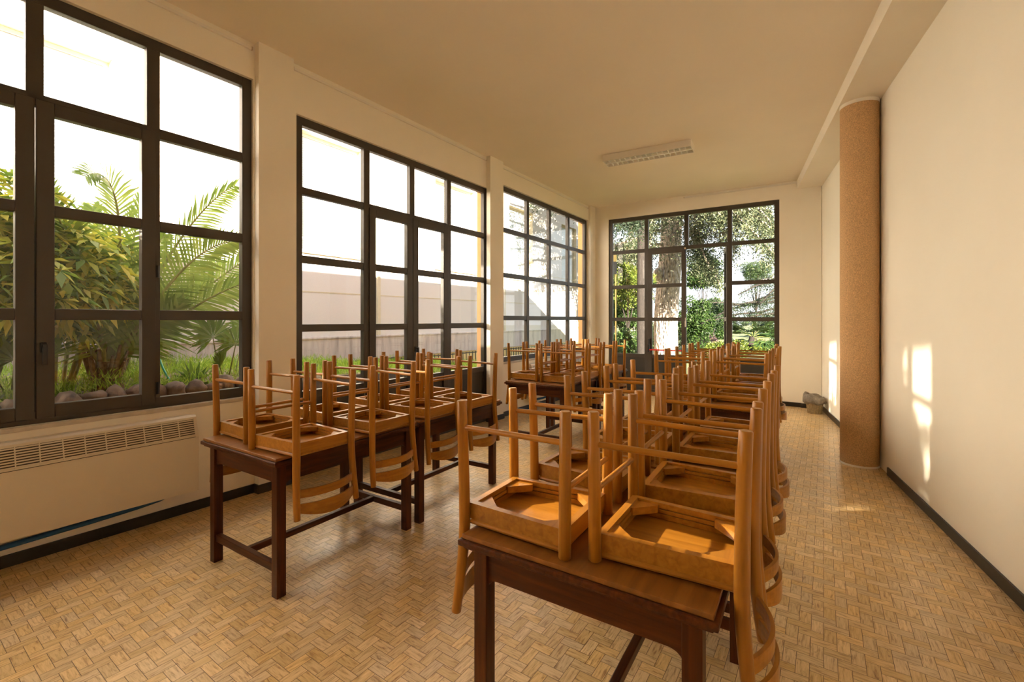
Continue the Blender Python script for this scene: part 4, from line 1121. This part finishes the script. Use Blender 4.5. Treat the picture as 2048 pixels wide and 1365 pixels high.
for (a, b_, c_) in (((1338, 380, 18), (1290, 400, 16.5), (1215, 425, 15.5)), ((1330, 460, 18), (1270, 478, 16), (1205, 505, 15)), ((1335, 490, 18), (1290, 500, 17.5), (1230, 520, 17)),
                    ((1350, 360, 18), (1400, 390, 15), (1440, 430, 13.5)), ((1350, 300, 18), (1440, 370, 14.5), (1500, 420, 13.0)), ((1352, 340, 18), (1450, 400, 15), (1540, 455, 13.5)),
                    ((1350, 400, 18), (1420, 430, 15.5), (1470, 500, 14.5)), ((1350, 280, 18), (1480, 350, 14.5), (1570, 400, 13.2)), ((1355, 420, 18), (1390, 470, 16), (1420, 540, 15)), ((1352, 330, 18), (1460, 420, 14), (1550, 510, 13)),
                    ((1350, 380, 18), (1380, 410, 16), (1400, 470, 15.4)), ((1345, 330, 18), (1390, 380, 15.5), (1470, 440, 14.2)), ((1340, 420, 18), (1310, 430, 16.8), (1295, 470, 16.4)), ((1352, 300, 18), (1500, 400, 15), (1560, 470, 14)),
                    ((1350, 430, 18), (1400, 500, 16.5), (1440, 570, 15.8)), ((1350, 310, 18), (1430, 360, 16), (1545, 430, 15))):
    BO.append([far(*a), (far(*a) + far(*b_)) / 2 + Vector((0, 0, 0.12)), far(*b_), (far(*b_) + far(*c_)) / 2 + Vector((0, 0, 0.05)), far(*c_)])
for (x, y, z) in ((2.2, 11.6, 5.0), (3.4, 12.6, 5.4), (1.2, 13.0, 5.2), (4.4, 11.4, 5.6), (2.6, 14.4, 6.2), (0.6, 14.8, 5.6), (3.0, 10.9, 6.3), (4.6, 14.0, 6.8)):
    e_ = Vector((x, y, z)); s_ = far(1344, 250, TY) + Vector((0, 0, 0.4 * (z - 5))); m_ = (s_ + e_) / 2 + Vector((0, 0, 1.0))
    BO.append([s_, (s_ + m_) / 2 + Vector((0, 0, 0.4)), m_, (m_ + e_) / 2 + Vector((0, 0, 0.3)), e_])
ced = needle_tree('cedar_tree', 'huge cedar with a thick pale trunk framed by the garden door', tp, tr, BO, L_CEDAR, 61, 2900, 0.12, 0.035, 0.75, 0.22, t0=0.36)
c2 = Vector((3.97, 14.0, -0.13)); BD = []
for (x, y, z) in ((1.0, 10.9, 4.5), (1.9, 11.2, 4.25), (2.5, 11.7, 4.9), (3.3, 11.4, 5.2), (0.4, 12.6, 4.6), (1.3, 12.9, 4.3), (2.3, 12.8, 5.6), (4.9, 11.8, 5.9), (0.8, 14.4, 4.9), (1.6, 15.6, 4.6), (4.0, 11.0, 6.0), (1.6, 11.0, 5.9), (2.6, 12.4, 4.4), (3.0, 13.0, 6.4), (0.6, 11.8, 5.4), (1.4, 10.6, 4.15), (2.2, 10.5, 4.3), (0.9, 12.0, 4.1), (3.0, 12.0, 4.7)):
    if x / y < 0.165: z = max(z + 0.5, 1.5 + 0.262 * y + 0.45)
    e_ = Vector((x, y, z)); s_ = Vector((c2.x, c2.y, z + 0.15)); BD.append([s_, s_ * 0.6 + e_ * 0.4 + Vector((0, 0, 0.25)), s_ * 0.25 + e_ * 0.75 + Vector((0, 0, 0.18)), e_])
needle_tree('cedar_tree', 'slim dark cedar with shade painted into its trunk colour just left of the huge cedar', [c2, c2 + Vector((0.0, 0, 4)), c2 + Vector((0.05, 0, 8.5))], [0.13, 0.11, 0.05], BD, L_CEDARD, 63, 2000, 0.10, 0.032, 0.48, 0.24, bark=M_BARKD)
g = Vector(tp[0])
mb = MB(); mb.tube([far(1345, 505, 17.75) - g, far(1352, 470, 17.65) - g, far(1361, 430, 17.65) - g, far(1372, 380, 17.6) - g], [0.12, 0.15, 0.13, 0.10], 14); mb.build('side_stem', M_BARK, ced)
mb = MB(); stone(mb, far(1316, 548, 17.75) - g, (0.20, 0.2, 0.26)); mb.build('burl', M_BARK, ced)
def conifer(px, Y, ztop_py, zb_py, wpx, seed, label, mat=L_CEDARD, n=11, leaf=0.12, npp=1100):
    r_ = random.Random(seed); base = far(px, HY + EYE * FPX / Y, Y); base.z = -0.13; top = far(px, ztop_py, Y); bo = []
    for k in range(n):
        t = k / (n - 1); py = ztop_py + (zb_py - ztop_py) * t; a = k * 2.4 + seed
        Lr = wpx / FPX * Y * (0.45 + 0.55 * t) * r_.uniform(0.8, 1.1); p = far(px, py, Y)
        e_ = p + Vector((math.cos(a) * Lr, math.sin(a) * Lr * 0.7, -0.12 * Lr)); bo.append([p, (p + e_) / 2 + Vector((0, 0, 0.1)), e_])
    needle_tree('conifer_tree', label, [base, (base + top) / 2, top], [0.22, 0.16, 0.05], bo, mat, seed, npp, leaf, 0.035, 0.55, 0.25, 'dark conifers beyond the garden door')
conifer(1262, 24, 330, 640, 75, 71, 'dark layered conifer left of the big cedar trunk')
conifer(1300, 30, 360, 660, 70, 72, 'dark conifer half hidden behind the big cedar trunk', n=10)
conifer(1585, 22, 380, 660, 110, 73, 'dark layered conifer behind the right edge of the garden door', n=9)
BR = []
for pl in (((1610, 560), (1545, 562), (1476, 590)), ((1610, 596), (1535, 606), (1462, 612)), ((1612, 575), (1500, 606), (1402, 648)), ((1610, 618), (1545, 628), (1480, 642)), ((1608, 588), (1490, 612), (1404, 606)), ((1612, 545), (1560, 570), (1520, 610)), ((1610, 610), (1520, 625), (1430, 640))):
    q = [far(*p, 20 - 0.8 * i) for i, p in enumerate(pl)]; BR.append([q[0], (q[0] + q[1]) / 2 + Vector((0, 0, 0.1)), q[1], (q[1] + q[2]) / 2 + Vector((0, 0, 0.08)), q[2]])
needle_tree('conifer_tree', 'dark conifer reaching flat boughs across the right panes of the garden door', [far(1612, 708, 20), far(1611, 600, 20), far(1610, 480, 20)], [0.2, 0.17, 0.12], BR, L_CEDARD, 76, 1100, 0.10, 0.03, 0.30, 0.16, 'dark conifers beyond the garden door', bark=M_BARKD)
c = far(1255, 568, 15.5); shrub('leafy_tree', c, (0.85, 0.8, 0.75), 9000, 0.10, 0.045, L_YEL, 'sunlit yellow-green leafy tree in the left panes of the garden door', 'tree', 30, 0.36, -0.13, 81)
c = far(1250, 628, 17); shrub('bush', c, (1.0, 0.8, 0.7), 8000, 0.12, 0.05, L_GREEN, 'mid green bush below the yellow-green tree', 'bush', 26, 0.4, -0.13, 82, 'bushes beyond the garden door')
c = far(1240, 690, 15); shrub('bush', c, (0.9, 0.7, 0.55), 7000, 0.11, 0.05, L_GREEN, 'low dark bush behind the lower left panes of the garden door', 'bush', 24, 0.36, -0.13, 83, 'bushes beyond the garden door')
c = far(1405, 545, 21); shrub('leafy_tree', c, (0.7, 0.9, 0.7), 6500, 0.12, 0.06, L_GREEN, 'mid green tree hanging at the top of the open doorway', 'tree', 22, 0.42, -0.13, 84)
c = far(1390, 640, 19); shrub('bush', c, (0.55, 0.7, 1.05), 8500, 0.11, 0.05, L_GREEN, 'tall green bush close right of the big cedar trunk', 'bush', 26, 0.36, -0.13, 85, 'bushes beyond the garden door')
c = far(1425, 632, 26); shrub('leafy_tree', c, (1.2, 1.0, 0.95), 9000, 0.14, 0.06, L_GREEN, 'rounded green tree in the middle of the open doorway', 'tree', 30, 0.45, -0.13, 86)
c = far(1408, 690, 24); shrub('flowering_shrub', c, (0.65, 0.6, 0.7), 4500, 0.09, 0.07, L_PINK, 'pale pink flowering shrub low in the open doorway', 'shrub', 20, 0.34, -0.13, 87)
c = far(1512, 545, 27); shrub('pine_tree', c, (0.95, 0.9, 0.62), 9000, 0.12, 0.025, L_PINE, 'round-topped green pine in the right panes of the garden door', 'tree', 26, 0.42, -0.13, 88)
c = far(1445, 705, 17); shrub('bush', c, (0.8, 0.6, 0.42), 6000, 0.11, 0.05, L_YEL, 'low yellow-green bush at the foot of the open doorway', 'bush', 22, 0.34, -0.13, 89, 'bushes beyond the garden door')
c = far(1530, 705, 22); shrub('bush', c, (1.4, 0.8, 0.5), 8000, 0.13, 0.06, L_YEL, 'sunny low bush behind the small palm', 'bush', 24, 0.42, -0.13, 90, 'bushes beyond the garden door')
c = far(1300, 690, 26); shrub('bush', c, (2.6, 1.2, 1.2), 12000, 0.16, 0.08, L_GREEN, 'wide dark hedge bush behind the big cedar trunk', 'bush', 30, 0.6, -0.13, 91, 'bushes beyond the garden door')
c = far(1230, 560, 32); shrub('leafy_tree', c, (2.6, 1.5, 2.6), 14000, 0.2, 0.09, L_GREEN, 'broad dark tree filling the gaps behind the left panes of the garden door', 'tree', 40, 0.7, -0.13, 92)
c = far(1410, 665, 38); shrub('bush', c, (2.6, 1.2, 1.0), 9000, 0.18, 0.09, L_GREEN, 'distant hedge bush behind the pink flowering shrub', 'bush', 30, 0.6, -0.13, 93, 'bushes beyond the garden door')
c = far(1560, 668, 42); shrub('bush', c, (3.4, 1.5, 1.1), 9000, 0.2, 0.1, L_GREEN, 'distant hedge bush at the right edge of the garden door', 'bush', 30, 0.7, -0.13, 94, 'bushes beyond the garden door')
# small fan palm with a leaning trunk
PBs = far(1486, 735, 20); CR = far(1505, 674, 20)
root = empty('fan_palm', PBs); tag(root, 'small fan palm with a leaning dark trunk in the right panes of the garden door', 'palm')
mb = MB(); mb.tube([(0, 0, -0.6), (CR - PBs) * 0.4 + Vector((0.02, 0, 0)), CR - PBs], [0.17, 0.14, 0.12], 12); mb.build('trunk', M_BARKD, root)
rng = np.random.default_rng(55)
for k in range(20):
    a = k * 2.399; el = rng.uniform(-0.35, 1.0); d = Vector((math.cos(a) * math.cos(el), math.sin(a) * math.cos(el), math.sin(el))); mb = MB(); V = []; F = []
    hub = (CR - PBs) + d * 0.70; nn = Vector((0, 0, 1)) if abs(d.z) < 0.8 else Vector((1, 0, 0))
    fan(mb, V, F, CR - PBs, hub, nn, 0.72, rng, 18, 3.6)
    st = mb.build('leaf_stalk', M_STEM, root); np_obj('leaf_blade', np.array([tuple(v) for v in V]), np.array(F), L_GREEN, st)
# trees beyond the left corner, whose shadow dapples the far end of the house
# garden lamp by the door
gl = far(1230, 640, 10.9); gl.z = -0.13
root = empty('garden_lamp', gl); tag(root, 'slim garden lamp with a yellow head outside the left panes of the garden door', 'lamp')
mb = MB(); mb.tube([(0.02, 0, 0), (0.02, 0, 2.75)], 0.016, 10); mb.build('pole', M_LAMPY, root)
mb = MB(); mb.box(-0.075, 0.03, -0.05, 0.05, 3.02, 3.20, 0.01); mb.build('lamp_head', M_LAMPY, root)
mb = MB(); mb.box(-0.07, 0.035, -0.045, 0.045, 2.72, 3.02, 0.006); mb.build('lamp_box', M_DGREY, root)
